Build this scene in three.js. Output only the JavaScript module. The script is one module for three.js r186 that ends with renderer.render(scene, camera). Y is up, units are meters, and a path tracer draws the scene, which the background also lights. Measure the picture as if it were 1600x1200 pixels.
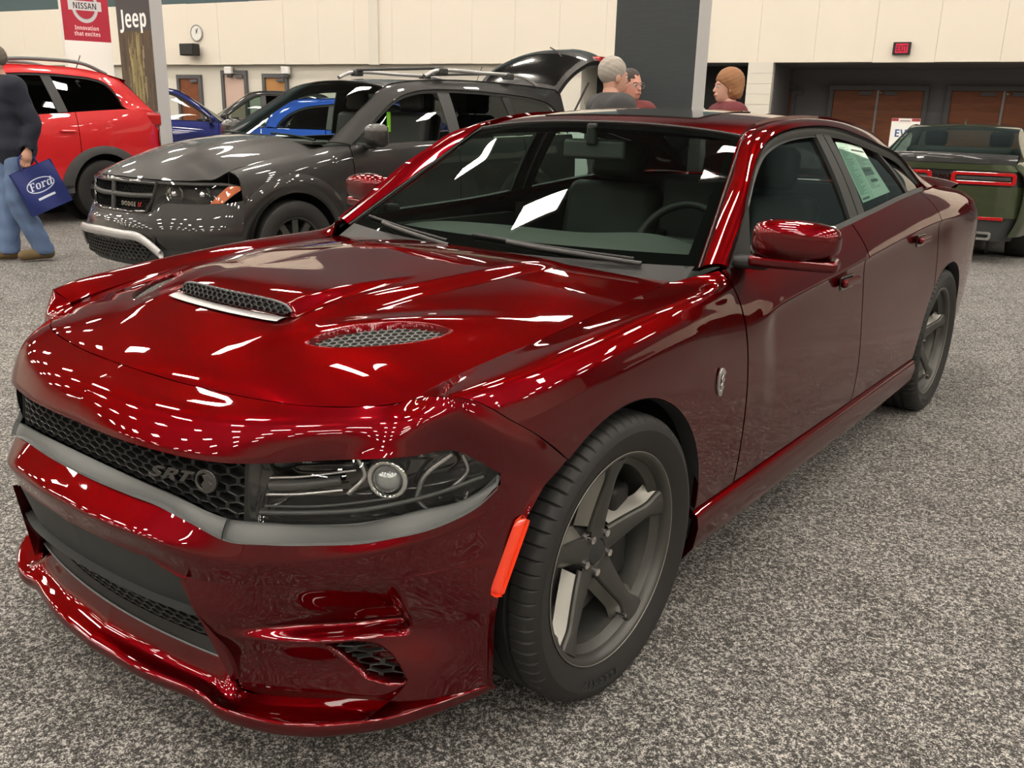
import * as THREE from 'three';
import { mergeGeometries, mergeVertices, toCreasedNormals } from 'three/addons/utils/BufferGeometryUtils.js';
import { RoundedBoxGeometry } from 'three/addons/geometries/RoundedBoxGeometry.js';
import { RectAreaLightUniformsLib } from 'three/addons/lights/RectAreaLightUniformsLib.js';
import { FontLoader } from 'three/addons/loaders/FontLoader.js';
import { TextGeometry } from 'three/addons/geometries/TextGeometry.js';
import { MarchingCubes } from 'three/addons/objects/MarchingCubes.js';

// ---------- camera, light, exposure ----------
// World axes: origin on the carpet under the red sedan's front axle, +z towards its nose, +x towards its driver's side, metres.
const scene = new THREE.Scene();
const renderer = new THREE.WebGLRenderer({ antialias: true });
renderer.toneMapping = THREE.LinearToneMapping;
renderer.toneMappingExposure = 1.0;
renderer.shadowMap.enabled = true;
scene.background = new THREE.Color(0x000000);
const CAM = { f: 1384, pos: [1.904, 1.386, 1.723], yaw: 3.796, pitch: 0.290, roll: 0.025 };
const camera = new THREE.PerspectiveCamera(2 * Math.atan(600 / CAM.f) * 180 / Math.PI, 4 / 3, 0.05, 200);
{
  const F = new THREE.Vector3(Math.sin(CAM.yaw) * Math.cos(CAM.pitch), -Math.sin(CAM.pitch), Math.cos(CAM.yaw) * Math.cos(CAM.pitch));
  const R0 = new THREE.Vector3().crossVectors(F, new THREE.Vector3(0, 1, 0)).normalize(), U0 = new THREE.Vector3().crossVectors(R0, F);
  const c = Math.cos(CAM.roll), s = Math.sin(CAM.roll);
  const R = R0.clone().multiplyScalar(c).addScaledVector(U0, s), U = U0.clone().multiplyScalar(c).addScaledVector(R0, -s);
  camera.position.set(...CAM.pos);
  camera.quaternion.setFromRotationMatrix(new THREE.Matrix4().makeBasis(R, U, F.clone().negate()));
}
scene.add(camera);
RectAreaLightUniformsLib.init();
// the hall is turned 12 degrees against the car: hall axes A (along the long wall) and B (towards the long wall)
const HALL_TURN = 0.213;                       // rotation.y of the hall
const LAMP = { height: 9.0, pitch: [4.4, 4.5], size: [1.1, 0.55], intensity: 36, glow: 36, color: 0xfff4e6 };

// ---------- helpers ----------
let seed = 12345;
const rnd = () => ((seed = (seed * 1664525 + 1013904223) >>> 0) / 4294967296);
const V = (x, y, z) => new THREE.Vector3(x, y, z);
const lerp = (a, b, t) => a + (b - a) * t;
const clamp = (x, a, b) => Math.min(b, Math.max(a, x));
const sstep = (a, b, x) => { const t = clamp((x - a) / (b - a), 0, 1); return t * t * (3 - 2 * t); };
const taken = {};
function numbered(name) { const n = taken[name] = (taken[name] ?? -1) + 1; return n ? name + '_' + String(n).padStart(3, '0') : name; }
function mesh(name, geo, mat, parent) {
  const m = new THREE.Mesh(Array.isArray(geo) ? merge(geo) : geo, mat);
  m.name = name; m.castShadow = m.receiveShadow = true;
  if (parent) parent.add(m);
  return m;
}
function thing(name, label, category, pos = [0, 0, 0], turn = 0, group) {
  const o = new THREE.Group(); o.name = numbered(name); o.position.set(...pos); o.rotation.y = turn;
  o.userData = { label, category }; if (group) o.userData.group = group;
  scene.add(o); return o;
}
function single(name, label, category, geo, mat, pos = [0, 0, 0], turn = 0, group) {
  const m = mesh(numbered(name), geo, mat); m.position.set(...pos); m.rotation.y = turn;
  m.userData = { label, category }; if (group) m.userData.group = group;
  scene.add(m); return m;
}
function structure(name, geo, mat, parent, label) {
  const m = mesh(name, geo, mat, parent || scene);
  if (!parent) m.userData.kind = 'structure';
  if (label) m.userData.label = label;
  return m;
}
function merge(list) {
  const gs = list.map(g => { const h = g.index ? g.toNonIndexed() : g.clone(); for (const k of Object.keys(h.attributes)) if (!['position', 'normal', 'uv'].includes(k)) h.deleteAttribute(k); if (!h.attributes.normal) h.computeVertexNormals(); if (!h.attributes.uv) h.setAttribute('uv', new THREE.BufferAttribute(new Float32Array(h.attributes.position.count * 2), 2)); return h; });
  return mergeGeometries(gs, false);
}
const box = (w, h, d, x = 0, y = 0, z = 0) => new THREE.BoxGeometry(w, h, d).translate(x, y, z);
const rbox = (w, h, d, r, x = 0, y = 0, z = 0, seg = 3) => new RoundedBoxGeometry(w, h, d, seg, Math.min(r, w / 2.01, h / 2.01, d / 2.01)).translate(x, y, z);
const cyl = (r0, r1, h, n = 24, x = 0, y = 0, z = 0) => new THREE.CylinderGeometry(r0, r1, h, n).translate(x, y, z);
const tube = (pts, r, n = 40, m = 8, closed = false) => new THREE.TubeGeometry(new THREE.CatmullRomCurve3(pts.map(p => V(...p)), closed), n, r, m, closed);
function mirrorX(g) {
  const h = (g.index ? g.toNonIndexed() : g.clone()); const p = h.attributes.position, n = h.attributes.normal, u = h.attributes.uv;
  for (let i = 0; i < p.count; i++) { p.setX(i, -p.getX(i)); if (n) n.setX(i, -n.getX(i)); }
  const sw = a => { if (!a) return; const s = a.itemSize; for (let i = 0; i < a.count; i += 3) for (let k = 0; k < s; k++) { const t = a.array[(i + 1) * s + k]; a.array[(i + 1) * s + k] = a.array[(i + 2) * s + k]; a.array[(i + 2) * s + k] = t; } };
  sw(p); sw(n); sw(u); return h;
}
const both = g => [g, mirrorX(g)];
// piecewise cubic without overshoot: rows [t, v1, v2 ...], returns f(t) -> [v1, v2 ...]
function pchip(rows) {
  rows = rows.slice().sort((a, b) => a[0] - b[0]); const n = rows.length, m = rows[0].length - 1, D = [];
  for (let k = 1; k <= m; k++) {
    const h = [], d = [], s = [];
    for (let i = 0; i < n - 1; i++) { h[i] = rows[i + 1][0] - rows[i][0]; d[i] = (rows[i + 1][k] - rows[i][k]) / h[i]; }
    for (let i = 0; i < n; i++) s[i] = i === 0 ? d[0] : i === n - 1 ? d[n - 2] : d[i - 1] * d[i] <= 0 ? 0 : (h[i - 1] + h[i]) * 3 / ((2 * h[i] + h[i - 1]) / d[i - 1] + (h[i] + 2 * h[i - 1]) / d[i]);
    D[k] = s;
  }
  return t => {
    let i = 0; while (i < n - 2 && t > rows[i + 1][0]) i++;
    const h = rows[i + 1][0] - rows[i][0], u = clamp((t - rows[i][0]) / h, -0.2, 1.2), out = [];
    for (let k = 1; k <= m; k++) { const a = rows[i][k], b = rows[i + 1][k], p = D[k][i] * h, q = D[k][i + 1] * h; out.push((2 * u ** 3 - 3 * u * u + 1) * a + (u ** 3 - 2 * u * u + u) * p + (-2 * u ** 3 + 3 * u * u) * b + (u ** 3 - u * u) * q); }
    return m === 1 ? out[0] : out;
  };
}
const curve = pts => new THREE.CatmullRomCurve3(pts.map(p => p.isVector3 ? p : V(...p)), false, 'centripetal');
// a sheet from f(s, t) -> [x, y, z] | Vector3; flange: [depth, sides] turns the edges in so that gaps look dark
function sheet(f, ns, nt, { flip = false, flange = 0, sides = 'stSTno', thick = 0 } = {}) {
  const P = [];
  for (let j = 0; j <= nt; j++) for (let i = 0; i <= ns; i++) { const p = f(i / ns, j / nt); P.push(p.isVector3 ? p : V(...p)); }
  const W = ns + 1, idx = [], pos = [], uv = [];
  for (const p of P) pos.push(p.x, p.y, p.z);
  let L = 0; for (let i = 0; i < ns; i++) L += P[(nt >> 1) * W + i].distanceTo(P[(nt >> 1) * W + i + 1]);
  let M = 0; for (let j = 0; j < nt; j++) M += P[j * W + (ns >> 1)].distanceTo(P[(j + 1) * W + (ns >> 1)]);
  for (let j = 0; j <= nt; j++) for (let i = 0; i <= ns; i++) uv.push(i / ns * L, j / nt * M);
  for (let j = 0; j < nt; j++) for (let i = 0; i < ns; i++) { const a = j * W + i, b = a + 1, c = a + W, d = c + 1; flip ? idx.push(a, c, b, b, c, d) : idx.push(a, b, c, b, d, c); }
  const g = new THREE.BufferGeometry();
  g.setAttribute('position', new THREE.Float32BufferAttribute(pos, 3)); g.setAttribute('uv', new THREE.Float32BufferAttribute(uv, 2)); g.setIndex(idx);
  g.computeVertexNormals();
  if (!flange) return g;
  const N = g.attributes.normal, out = [g.toNonIndexed()];
  const strip = (list) => {
    const pp = [], ix = [], uu = [];
    list.forEach((q, i) => { const p = P[q]; pp.push(p.x, p.y, p.z, p.x - N.getX(q) * flange, p.y - N.getY(q) * flange, p.z - N.getZ(q) * flange); uu.push(i * .01, 0, i * .01, flange); if (i) { const a = 2 * i - 2; ix.push(a, a + 1, a + 2, a + 2, a + 1, a + 3); } });
    const h = new THREE.BufferGeometry(); h.setAttribute('position', new THREE.Float32BufferAttribute(pp, 3)); h.setAttribute('uv', new THREE.Float32BufferAttribute(uu, 2)); h.setIndex(ix); h.computeVertexNormals(); out.push(h.toNonIndexed());
  };
  const rng = n => [...Array(n).keys()];
  if (sides.includes('t')) strip(rng(W)); if (sides.includes('T')) strip(rng(W).map(i => nt * W + i));
  if (sides.includes('s')) strip(rng(nt + 1).map(j => j * W)); if (sides.includes('S')) strip(rng(nt + 1).map(j => j * W + ns));
  return mergeGeometries(out, false);
}
// surface through rows of points; each row runs along s; crease: row numbers where the column spline breaks
function rowSurface(rows, { crease = [], mode = 'arc', linear = false } = {}) {
  const cs = rows.map(r => { const c = curve(r); c.arcLengthDivisions = 400; return c; });
  const cuts = [0, ...crease, rows.length - 1].filter((v, i, a) => a.indexOf(v) === i).sort((a, b) => a - b);
  const cache = new Map();
  return (s, t) => {
    const key = Math.round(s * 1e6);
    let col = cache.get(key);
    if (!col) {
      const pts = cs.map(c => mode === 'arc' ? c.getPointAt(s) : c.getPoint(s));
      col = []; for (let k = 0; k < cuts.length - 1; k++) { const seg = pts.slice(cuts[k], cuts[k + 1] + 1); col.push(seg.length === 2 ? { getPoint: u => seg[0].clone().lerp(seg[1], u) } : new THREE.CatmullRomCurve3(seg, false, 'centripetal')); }
      cache.set(key, col);
    }
    const x = t * (rows.length - 1); let k = 0; while (k < cuts.length - 2 && x > cuts[k + 1]) k++;
    return col[k].getPoint(clamp((x - cuts[k]) / (cuts[k + 1] - cuts[k]), 0, 1));
  };
}
// ---------- textures ----------
function hash2(x, y, s = 0) { let h = (x * 374761393 + y * 668265263 + s * 2147483647) | 0; h = Math.imul(h ^ (h >>> 13), 1274126177); return ((h ^ (h >>> 16)) >>> 0) / 4294967296; }
function vnoise(x, y, per, s) { const xi = Math.floor(x), yi = Math.floor(y), fx = x - xi, fy = y - yi, w = v => ((v % per) + per) % per, u = fx * fx * (3 - 2 * fx), v = fy * fy * (3 - 2 * fy); return lerp(lerp(hash2(w(xi), w(yi), s), hash2(w(xi + 1), w(yi), s), u), lerp(hash2(w(xi), w(yi + 1), s), hash2(w(xi + 1), w(yi + 1), s), u), v); }
function dataTex(n, fn, srgb = true, rep = 1) {
  const d = new Uint8Array(n * n * 4);
  for (let y = 0; y < n; y++) for (let x = 0; x < n; x++) { const c = fn(x / n, y / n, x, y); for (let k = 0; k < 3; k++) d[(y * n + x) * 4 + k] = clamp(c[k], 0, 1) * 255; d[(y * n + x) * 4 + 3] = 255; }
  const t = new THREE.DataTexture(d, n, n); t.wrapS = t.wrapT = THREE.RepeatWrapping; t.magFilter = THREE.LinearFilter; t.minFilter = THREE.LinearMipmapLinearFilter; t.generateMipmaps = true; t.repeat.set(rep, rep);
  if (srgb) t.colorSpace = THREE.SRGBColorSpace; t.needsUpdate = true; return t;
}
function canvasTex(w, h, draw) {
  const c = document.createElement('canvas'); c.width = w; c.height = h; const g = c.getContext('2d'); draw(g, w, h);
  const t = new THREE.CanvasTexture(c); t.colorSpace = THREE.SRGBColorSpace; return t;
}
const lin = (r, g, b) => new THREE.Color().setRGB(r, g, b);
const std = (o) => new THREE.MeshStandardMaterial(o), phy = (o) => new THREE.MeshPhysicalMaterial(o);
// ---------- materials ----------
const paint = (c, o = {}) => phy({ color: c, metalness: 0.65, roughness: 0.42, clearcoat: 1, clearcoatRoughness: 0.015, ...o });
const M = {
  red: paint(lin(0.135, 0.0020, 0.0048), { metalness: 1, roughness: 0.34, specularColor: lin(0.5, 0.06, 0.08) }),
  greyPaint: paint(lin(0.034, 0.033, 0.032), { metalness: 0.6 }),
  jeepRed: paint(lin(0.62, 0.008, 0.012), { metalness: 0.1, roughness: 0.4 }),
  green: paint(lin(0.045, 0.062, 0.028), { metalness: 0.55 }),
  navy: paint(lin(0.008, 0.014, 0.11)),
  blue: paint(lin(0.01, 0.07, 0.42)),
  blackPaint: paint(lin(0.008, 0.008, 0.009), { metalness: 0.1 }),
  satinGrey: std({ color: lin(0.16, 0.17, 0.17), roughness: 0.5, metalness: 0.2 }),
  matteDark: std({ color: lin(0.022, 0.024, 0.024), roughness: 0.6 }),
  black: std({ color: lin(0.008, 0.008, 0.008), roughness: 0.55 }),
  gloss: phy({ color: lin(0.006, 0.006, 0.006), roughness: 0.12, clearcoat: 1, clearcoatRoughness: 0.03 }),
  mesh: std({ color: lin(0.014, 0.015, 0.015), roughness: 0.42 }),
  ventMesh: std({ color: lin(0.12, 0.125, 0.12), roughness: 0.45, metalness: 0.3 }),
  rubber: std({ color: lin(0.011, 0.011, 0.0105), roughness: 0.62 }),
  sidewall: std({ color: lin(0.014, 0.014, 0.0135), roughness: 0.5 }),
  trimGrey: std({ color: lin(0.055, 0.057, 0.056), roughness: 0.42, metalness: 0.3 }),
  rim: std({ color: lin(0.085, 0.085, 0.08), roughness: 0.42, metalness: 0.7 }),
  facet: std({ color: lin(0.30, 0.295, 0.27), roughness: 0.45, metalness: 0.85 }),
  chrome: std({ color: lin(0.75, 0.75, 0.74), roughness: 0.08, metalness: 1 }),
  satinChrome: std({ color: lin(0.5, 0.5, 0.5), roughness: 0.28, metalness: 0.9 }),
  steel: std({ color: lin(0.3, 0.3, 0.3), roughness: 0.35, metalness: 0.9 }),
  interior: std({ color: lin(0.02, 0.021, 0.021), roughness: 0.75 }),
  dash: std({ color: lin(0.05, 0.052, 0.05), roughness: 0.7 }),
  seat: std({ color: lin(0.014, 0.0145, 0.0145), roughness: 0.55 }),
  windshield: phy({ color: lin(0.72, 0.86, 0.79), transmission: 1, thickness: 0, roughness: 0.01, ior: 1.5 }),
  sideGlass: phy({ color: lin(0.5, 0.6, 0.56), transmission: 1, thickness: 0, roughness: 0.01, ior: 1.5 }),
  privacy: phy({ color: lin(0.06, 0.065, 0.065), transmission: 1, thickness: 0, roughness: 0.01, ior: 1.5 }),
  lens: phy({ color: lin(0.96, 0.97, 0.97), transmission: 1, thickness: 0, roughness: 0.0, ior: 1.5 }),
  amber: phy({ color: lin(0.85, 0.05, 0.01), roughness: 0.25, clearcoat: 1 }),
  orange: phy({ color: lin(0.5, 0.11, 0.02), roughness: 0.2, clearcoat: 1 }),
  tailRed: phy({ color: lin(0.45, 0.008, 0.01), roughness: 0.2, clearcoat: 1 }),
  frit: phy({ color: lin(0.004, 0.004, 0.004), roughness: 1, specularIntensity: 0 }),
  cladding: std({ color: lin(0.05, 0.05, 0.052), roughness: 0.55 }),
  white: std({ color: lin(0.8, 0.8, 0.78), roughness: 0.6 }),
  silver: std({ color: lin(0.5, 0.5, 0.5), roughness: 0.35, metalness: 0.6 }),
};
// ---------- hall ----------
const hall = (a, y, b) => { const c = Math.cos(HALL_TURN), s = Math.sin(HALL_TURN); return V(a * c + b * s, y, -a * s + b * c); };   // a along the long wall, b towards the camera side
// long wall: 2.6 m above the floor runs through (-21.2, -12.8) and (-1.3, -17.1)
const WALL_B = (() => { const c = Math.cos(HALL_TURN), s = Math.sin(HALL_TURN); const f = (x, z) => x * s + z * c; return (f(-21.17, -12.8) + f(-9.1, -15.5) + f(-1.32, -17.11)) / 3; })();
const fontEarly = await new FontLoader().loadAsync('fonts/droid/droid_sans_bold.typeface.json');
const carpetMap = dataTex(1024, (u, v, x, y) => { const n = hash2(x >> 1, y >> 1, 1) * .42 + hash2(x, y, 2) * .22 + vnoise(u * 200, v * 200, 200, 3) * .36; const blot = (vnoise(u * 12, v * 12, 12, 4) - .5) * .06; let c = n > .66 ? .74 : n > .55 ? .52 : n > .42 ? .36 : .20; c += blot; return [c, c * .985, c * .955]; });
const carpetBump = dataTex(512, (u, v, x, y) => { const n = hash2(x, y, 8) * .6 + vnoise(u * 128, v * 128, 128, 9) * .4; return [n, n, n]; }, false);
const HT = HALL_TURN;
const inHall = (name, geo, mat, a, y, b, label) => { const m = structure(name, geo, mat, null, label); m.position.copy(hall(a, y, b)); m.rotation.y = HT; return m; };
// horizontal spot seen at pixel column u, at a depth along the lens axis (used with floor or neighbours to set distances)
function spot(u, depth) {
  const e = camera.matrixWorld.elements; camera.updateMatrixWorld();
  const R = V(camera.matrixWorld.elements[0], camera.matrixWorld.elements[1], camera.matrixWorld.elements[2]), U = V(camera.matrixWorld.elements[4], camera.matrixWorld.elements[5], camera.matrixWorld.elements[6]), F = V(-camera.matrixWorld.elements[8], -camera.matrixWorld.elements[9], -camera.matrixWorld.elements[10]);
  const p = camera.position.clone().addScaledVector(F, depth).addScaledVector(R, (u - 800) / CAM.f * depth).addScaledVector(U, (600 - 180) / CAM.f * depth); const d = V(p.x - CAM.pos[0], 0, p.z - CAM.pos[2]).normalize();
  return { x: p.x, z: p.z, view: d, right: V(-d.z, 0, d.x), turnRight: Math.atan2(-d.z, d.x), turnTo: Math.atan2(-d.x, -d.z) };
}
{
  const fg = new THREE.BoxGeometry(70, .2, 60).translate(0, -.1, 0); { const p = fg.attributes.position, uv = fg.attributes.uv; for (let i = 0; i < p.count; i++) uv.setXY(i, p.getX(i) / 1.6, p.getZ(i) / 1.6); }
  inHall('floor', fg, std({ map: carpetMap, roughness: .97, bumpMap: carpetBump, bumpScale: .003 }), -6, 0, 2, 'grey flecked carpet');
  inHall('ceiling', box(70, .2, 60, 0, .1, 0), std({ color: lin(.10, .10, .10), roughness: .9 }), -6, 10, 2);
  const beige = std({ color: lin(.80, .745, .645), roughness: .8 }), grey = std({ color: lin(.15, .15, .16), roughness: .85 }), teal = std({ color: lin(.07, .11, .12), roughness: .8 }), pale = std({ color: lin(.72, .69, .61), roughness: .8 });
  // long wall: panels above the soffit line, joints between them
  const wb = structure('wall_back', box(70, .12, .1, 0, 2.66, -.35), pale); wb.position.copy(hall(-6, 0, WALL_B)); wb.rotation.y = HT;
  let n = 0; for (let a = -34; a < 20; a += 1.08) { const w = 1.076, p = mesh('wall_panel', box(w, 1.52, .1, 0, 3.36 + (hash2(n, 5) - .5) * .012, -.05 + (hash2(n, 9) - .5) * .006), beige, wb); p.position.x = a + .94 + 6 - 4.32 + 4.32; n++; }
  inHall('wall_upper', box(70, 5.9, .2, 0, 7.06, -.25), teal, -6, 0, WALL_B);
  inHall('trim_1', box(.26, 1.56, .06, 0, 3.36, .03), pale, -11.42, 0, WALL_B);
  inHall('wall_lower', box(24, 2.6, .2, 0, 1.3, -.28), pale, -18.2, 0, WALL_B);
  inHall('wall_soffit', box(30, .12, 3.0, 0, 2.66, -1.6), grey, 8.8, 0, WALL_B);
  inHall('wall_alcove', box(30, 2.7, .2, 0, 1.35, -2.35), grey, 8.8, 0, WALL_B);
  inHall('wall_recess', box(3.75, 2.6, .1, 0, 1.3, -1.2), std({ color: lin(.02, .02, .02), roughness: .9 }), -4.33, 0, WALL_B);
  inHall('wall_return', box(.2, 2.6, 2.3, 0, 1.3, -1.3), pale, -6.2, 0, WALL_B);
  { const pl = inHall('wall_pillar', box(.49, .01, .4, 0, 2.6, -.2), pale, -2.2, 0, WALL_B); for (let r = 0; r < 13; r++) mesh('block', box(.49, .196, .5, 0, r * .2 + .1, -.25), pale, pl); const sd = mesh('return', box(.02, 2.6, 2.0, .25, 1.3, -1.2), grey, pl); }
  // doors of the alcove, each leaf its own part
  const wood = std({ map: dataTex(256, (u, v) => { const g = vnoise(u * 6 + vnoise(u * 3, v * 24, 24, 3) * .8, v * 90, 90, 1) * .5 + vnoise(u * 2, v * 16, 16, 2) * .5; return [.44 + g * .12, .24 + g * .07, .12 + g * .04]; }), roughness: .55 }), fr = std({ color: lin(.10, .10, .105), roughness: .6 });
  let dn = 1; const door = (a0, a1, b, top, leaves, mat = wood) => { const w = a1 - a0, d = inHall('door_' + dn++, [box(.09, top, .12, -w / 2 - .045, top / 2, 0), box(.09, top, .12, w / 2 + .045, top / 2, 0), box(w + .18, .1, .12, 0, top + .05, 0)], fr, (a0 + a1) / 2, 0, b); for (let i = 0; i < leaves; i++) { const lw = w / leaves; mesh('leaf', rbox(lw - .008, top - .01, .05, .006, -w / 2 + lw * (i + .5), top / 2, -.01), mat, d); mesh('door_closer', box(.26, .07, .06, -w / 2 + lw * (i + .5) + (i ? -.2 : .2), top - .06, .05), fr, d); } if (leaves > 1) { mesh('mullion', box(.045, top, .06, 0, top / 2, .02), std({ color: lin(.3, .29, .28), roughness: .6 }), d); mesh('knob', new THREE.SphereGeometry(.025, 12, 8).translate(.06, top - .05, .06), M.silver, d); } return d; };
  door(-1.0, .80, WALL_B - 2.2, 2.17, 2); door(1.32, 3.25, WALL_B - 2.2, 2.17, 2); door(-2.06, -1.88, WALL_B - 2.2, 2.17, 1); door(-17.95, -17.25, WALL_B - .16, 2.25, 1); door(-14.95, -14.3, WALL_B - .16, 2.28, 1, std({ color: lin(.45, .22, .07), roughness: .6 })); door(-16.35, -15.65, WALL_B - .16, 2.36, 1, std({ color: lin(.62, .45, .38), roughness: .7 }));
  for (const a of [-16.1, -14.2]) { const t = thing('emergency_light', a < -15 ? 'small white box on the pale wall over the pink doorway' : 'small white box on the pale wall beside the orange-brown door', 'light', [0, 0, 0], HT); t.position.copy(hall(a, 2.46, WALL_B - .1)); mesh('case', rbox(.24, .18, .1, .02, 0, 0, .05), M.white, t); mesh('lamp_head', rbox(.16, .08, .08, .02, .03, -.14, .05), M.trimGrey, t); }
  // exit sign
  const ex = thing('exit_sign', 'black box sign with glowing red EXIT letters above the brown doors', 'sign', [0, 0, 0], HT); ex.position.copy(hall(.375, 2.835, WALL_B + .05)); mesh('case', rbox(.31, .22, .07, .012), M.black, ex); mesh('face', box(.215, .165, .006, 0, 0, .036), std({ color: lin(.35, .006, .03), roughness: .5, emissive: lin(.75, .01, .06), emissiveIntensity: .55 }), ex);
  const et = new TextGeometry('EXIT', { font: fontEarly, size: .085, depth: .004, curveSegments: 2 }); et.computeBoundingBox(); et.translate(-et.boundingBox.max.x / 2, -.043, .040); et.scale(.78, 1.35, 1); mesh('letters', et, std({ color: lin(.10, .0, .008), roughness: .6 }), ex);
  // clock and loudspeaker
  const ck = thing('wall_clock', 'round white wall clock above the black loudspeaker', 'clock', [0, 0, 0], HT); ck.position.copy(hall(-17.05, 3.39, WALL_B + .0)); mesh('dial', cyl(.19, .19, .03, 40).rotateX(Math.PI / 2).translate(0, 0, .02), M.white, ck); mesh('bezel', new THREE.TorusGeometry(.195, .018, 10, 48).translate(0, 0, .03), std({ color: lin(.35, .34, .3), roughness: .5 }), ck); mesh('hand', [box(.014, .11, .006, 0, .045, .04), box(.012, .15, .006, .0, .06, .042).rotateZ(-.5)], M.black, ck);
  const sp = thing('loudspeaker', 'black box loudspeaker hung on the beige wall under the clock', 'speaker', [0, 0, 0], HT); sp.position.copy(hall(-17.15, 2.96, WALL_B + .22)); mesh('cabinet', rbox(.5, .3, .24, .02), M.black, sp); mesh('grille', rbox(.44, .25, .02, .008, 0, 0, .125), M.matteDark, sp); mesh('bracket', box(.1, .08, .1, 0, .0, -.15), M.black, sp);
  inHall('wall_front', box(70, 10, .3, 0, 5, 0), beige, -6, 0, 32); inHall('wall_left', box(.3, 10, 60, 0, 5, 0), beige, -41, 0, 2); inHall('wall_right', box(.3, 10, 60, 0, 5, 0), beige, 29, 0, 2);
}
// ---- high-bay lamps: each a glowing panel with an area light just under it ----
{
  const gm = std({ color: lin(.8, .78, .72), emissive: new THREE.Color(LAMP.color), emissiveIntensity: LAMP.glow }), hm = std({ color: lin(.5, .5, .5), roughness: .6 });
  const proto = { housing: rbox(LAMP.size[0] + .08, .12, LAMP.size[1] + .08, .02, 0, .075, 0), panel: box(LAMP.size[0], .012, LAMP.size[1], 0, .005, 0) };
  const a0 = -1.15, b0 = -4.61;                            // one lamp seen mirrored in the windshield stands here (world x, z)
  for (let i = -8; i <= 5; i++) for (let j = -2; j <= 6; j++) {
    const c = Math.cos(HALL_TURN), s = Math.sin(HALL_TURN), u = i * LAMP.pitch[0], v = j * LAMP.pitch[1], x = a0 + u * c + v * s, z = b0 - u * s + v * c;
    const t = thing('ceiling_lamp', 'flat white panel lamp hung under the hall ceiling', 'lamp', [x, LAMP.height, z], HALL_TURN, 'ceiling lamps of the hall');
    mesh('housing', proto.housing, hm, t); mesh('light_panel', proto.panel, gm, t);
    const L = new THREE.RectAreaLight(LAMP.color, LAMP.intensity, LAMP.size[0], LAMP.size[1]); L.position.set(0, -.01, 0); L.rotation.x = -Math.PI / 2; t.add(L);
  }
}
// ---------- the dark red sedan ----------
const WB = 3.058, WHEEL_R = 0.364, ARCH_R = 0.405, HUB_Y = 0.36;
const sedan = thing('red_sedan', 'deep metallic red muscle sedan with hood scoop and dark wheels on grey carpet', 'car');
// side of the body: stations along z, nine points from sill to belt line (or to the edge of the hood)
const ST = [
  [.50, [.82, .19], [.83, .345], [.835, .5], [.835, .62], [.835, .73], [.838, .79], [.828, .835], [.79, .858], [.70, .834]],
  [.40, [.86, .19], [.88, .345], [.888, .5], [.889, .62], [.887, .74], [.88, .80], [.865, .848], [.825, .876], [.705, .855]],
  [.25, [.88, .19], [.91, .345], [.92, .5], [.922, .64], [.918, .75], [.908, .82], [.888, .868], [.842, .893], [.718, .878]],
  [0, [.89, .19], [.925, .345], [.935, .5], [.937, .66], [.932, .775], [.92, .845], [.898, .893], [.852, .918], [.737, .907]],
  [-.3, [.89, .19], [.926, .345], [.938, .5], [.940, .66], [.935, .78], [.922, .86], [.9, .91], [.858, .94], [.731, .931]],
  [-.52, [.89, .19], [.927, .345], [.939, .5], [.941, .65], [.933, .765], [.918, .845], [.896, .902], [.862, .948], [.716, .944]],
  [-.68, [.89, .19], [.927, .345], [.940, .5], [.941, .64], [.931, .76], [.917, .835], [.893, .897], [.86, .951], [.83, .985]],
  [-.78, [.89, .19], [.927, .345], [.940, .5], [.940, .64], [.928, .765], [.917, .835], [.894, .897], [.862, .952], [.835, .988]],
  [-.92, [.89, .19], [.927, .345], [.937, .5], [.924, .68], [.907, .825], [.919, .857], [.897, .907], [.866, .957], [.84, .995]],
  [-1.5, [.89, .19], [.928, .345], [.937, .5], [.924, .70], [.909, .868], [.924, .899], [.901, .942], [.87, .985], [.842, 1.020]],
  [-2.0, [.89, .19], [.928, .345], [.939, .52], [.926, .72], [.911, .905], [.926, .937], [.905, .977], [.872, 1.022], [.84, 1.058]],
  [-2.5, [.89, .19], [.93, .345], [.942, .55], [.93, .74], [.915, .94], [.928, .970], [.905, 1.012], [.868, 1.058], [.828, 1.095]],
  [-2.85, [.89, .19], [.932, .345], [.946, .58], [.94, .78], [.925, .95], [.932, .985], [.905, 1.03], [.86, 1.075], [.81, 1.108]],
  [-3.06, [.89, .20], [.935, .345], [.95, .6], [.948, .78], [.938, .93], [.936, .985], [.905, 1.035], [.85, 1.08], [.79, 1.11]],
  [-3.5, [.88, .25], [.915, .40], [.93, .6], [.935, .78], [.93, .92], [.922, .98], [.885, 1.035], [.82, 1.075], [.75, 1.098]],
  [-3.9, [.83, .27], [.865, .42], [.88, .6], [.885, .76], [.88, .90], [.87, .96], [.84, 1.015], [.78, 1.055], [.71, 1.075]],
  [-4.12, [.74, .28], [.77, .42], [.785, .6], [.79, .75], [.785, .89], [.775, .94], [.755, .99], [.72, 1.03], [.67, 1.052]],
];
const SK = [...Array(9).keys()].map(k => pchip(ST.map(s => [s[0], ...s[k + 1]])));
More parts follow.
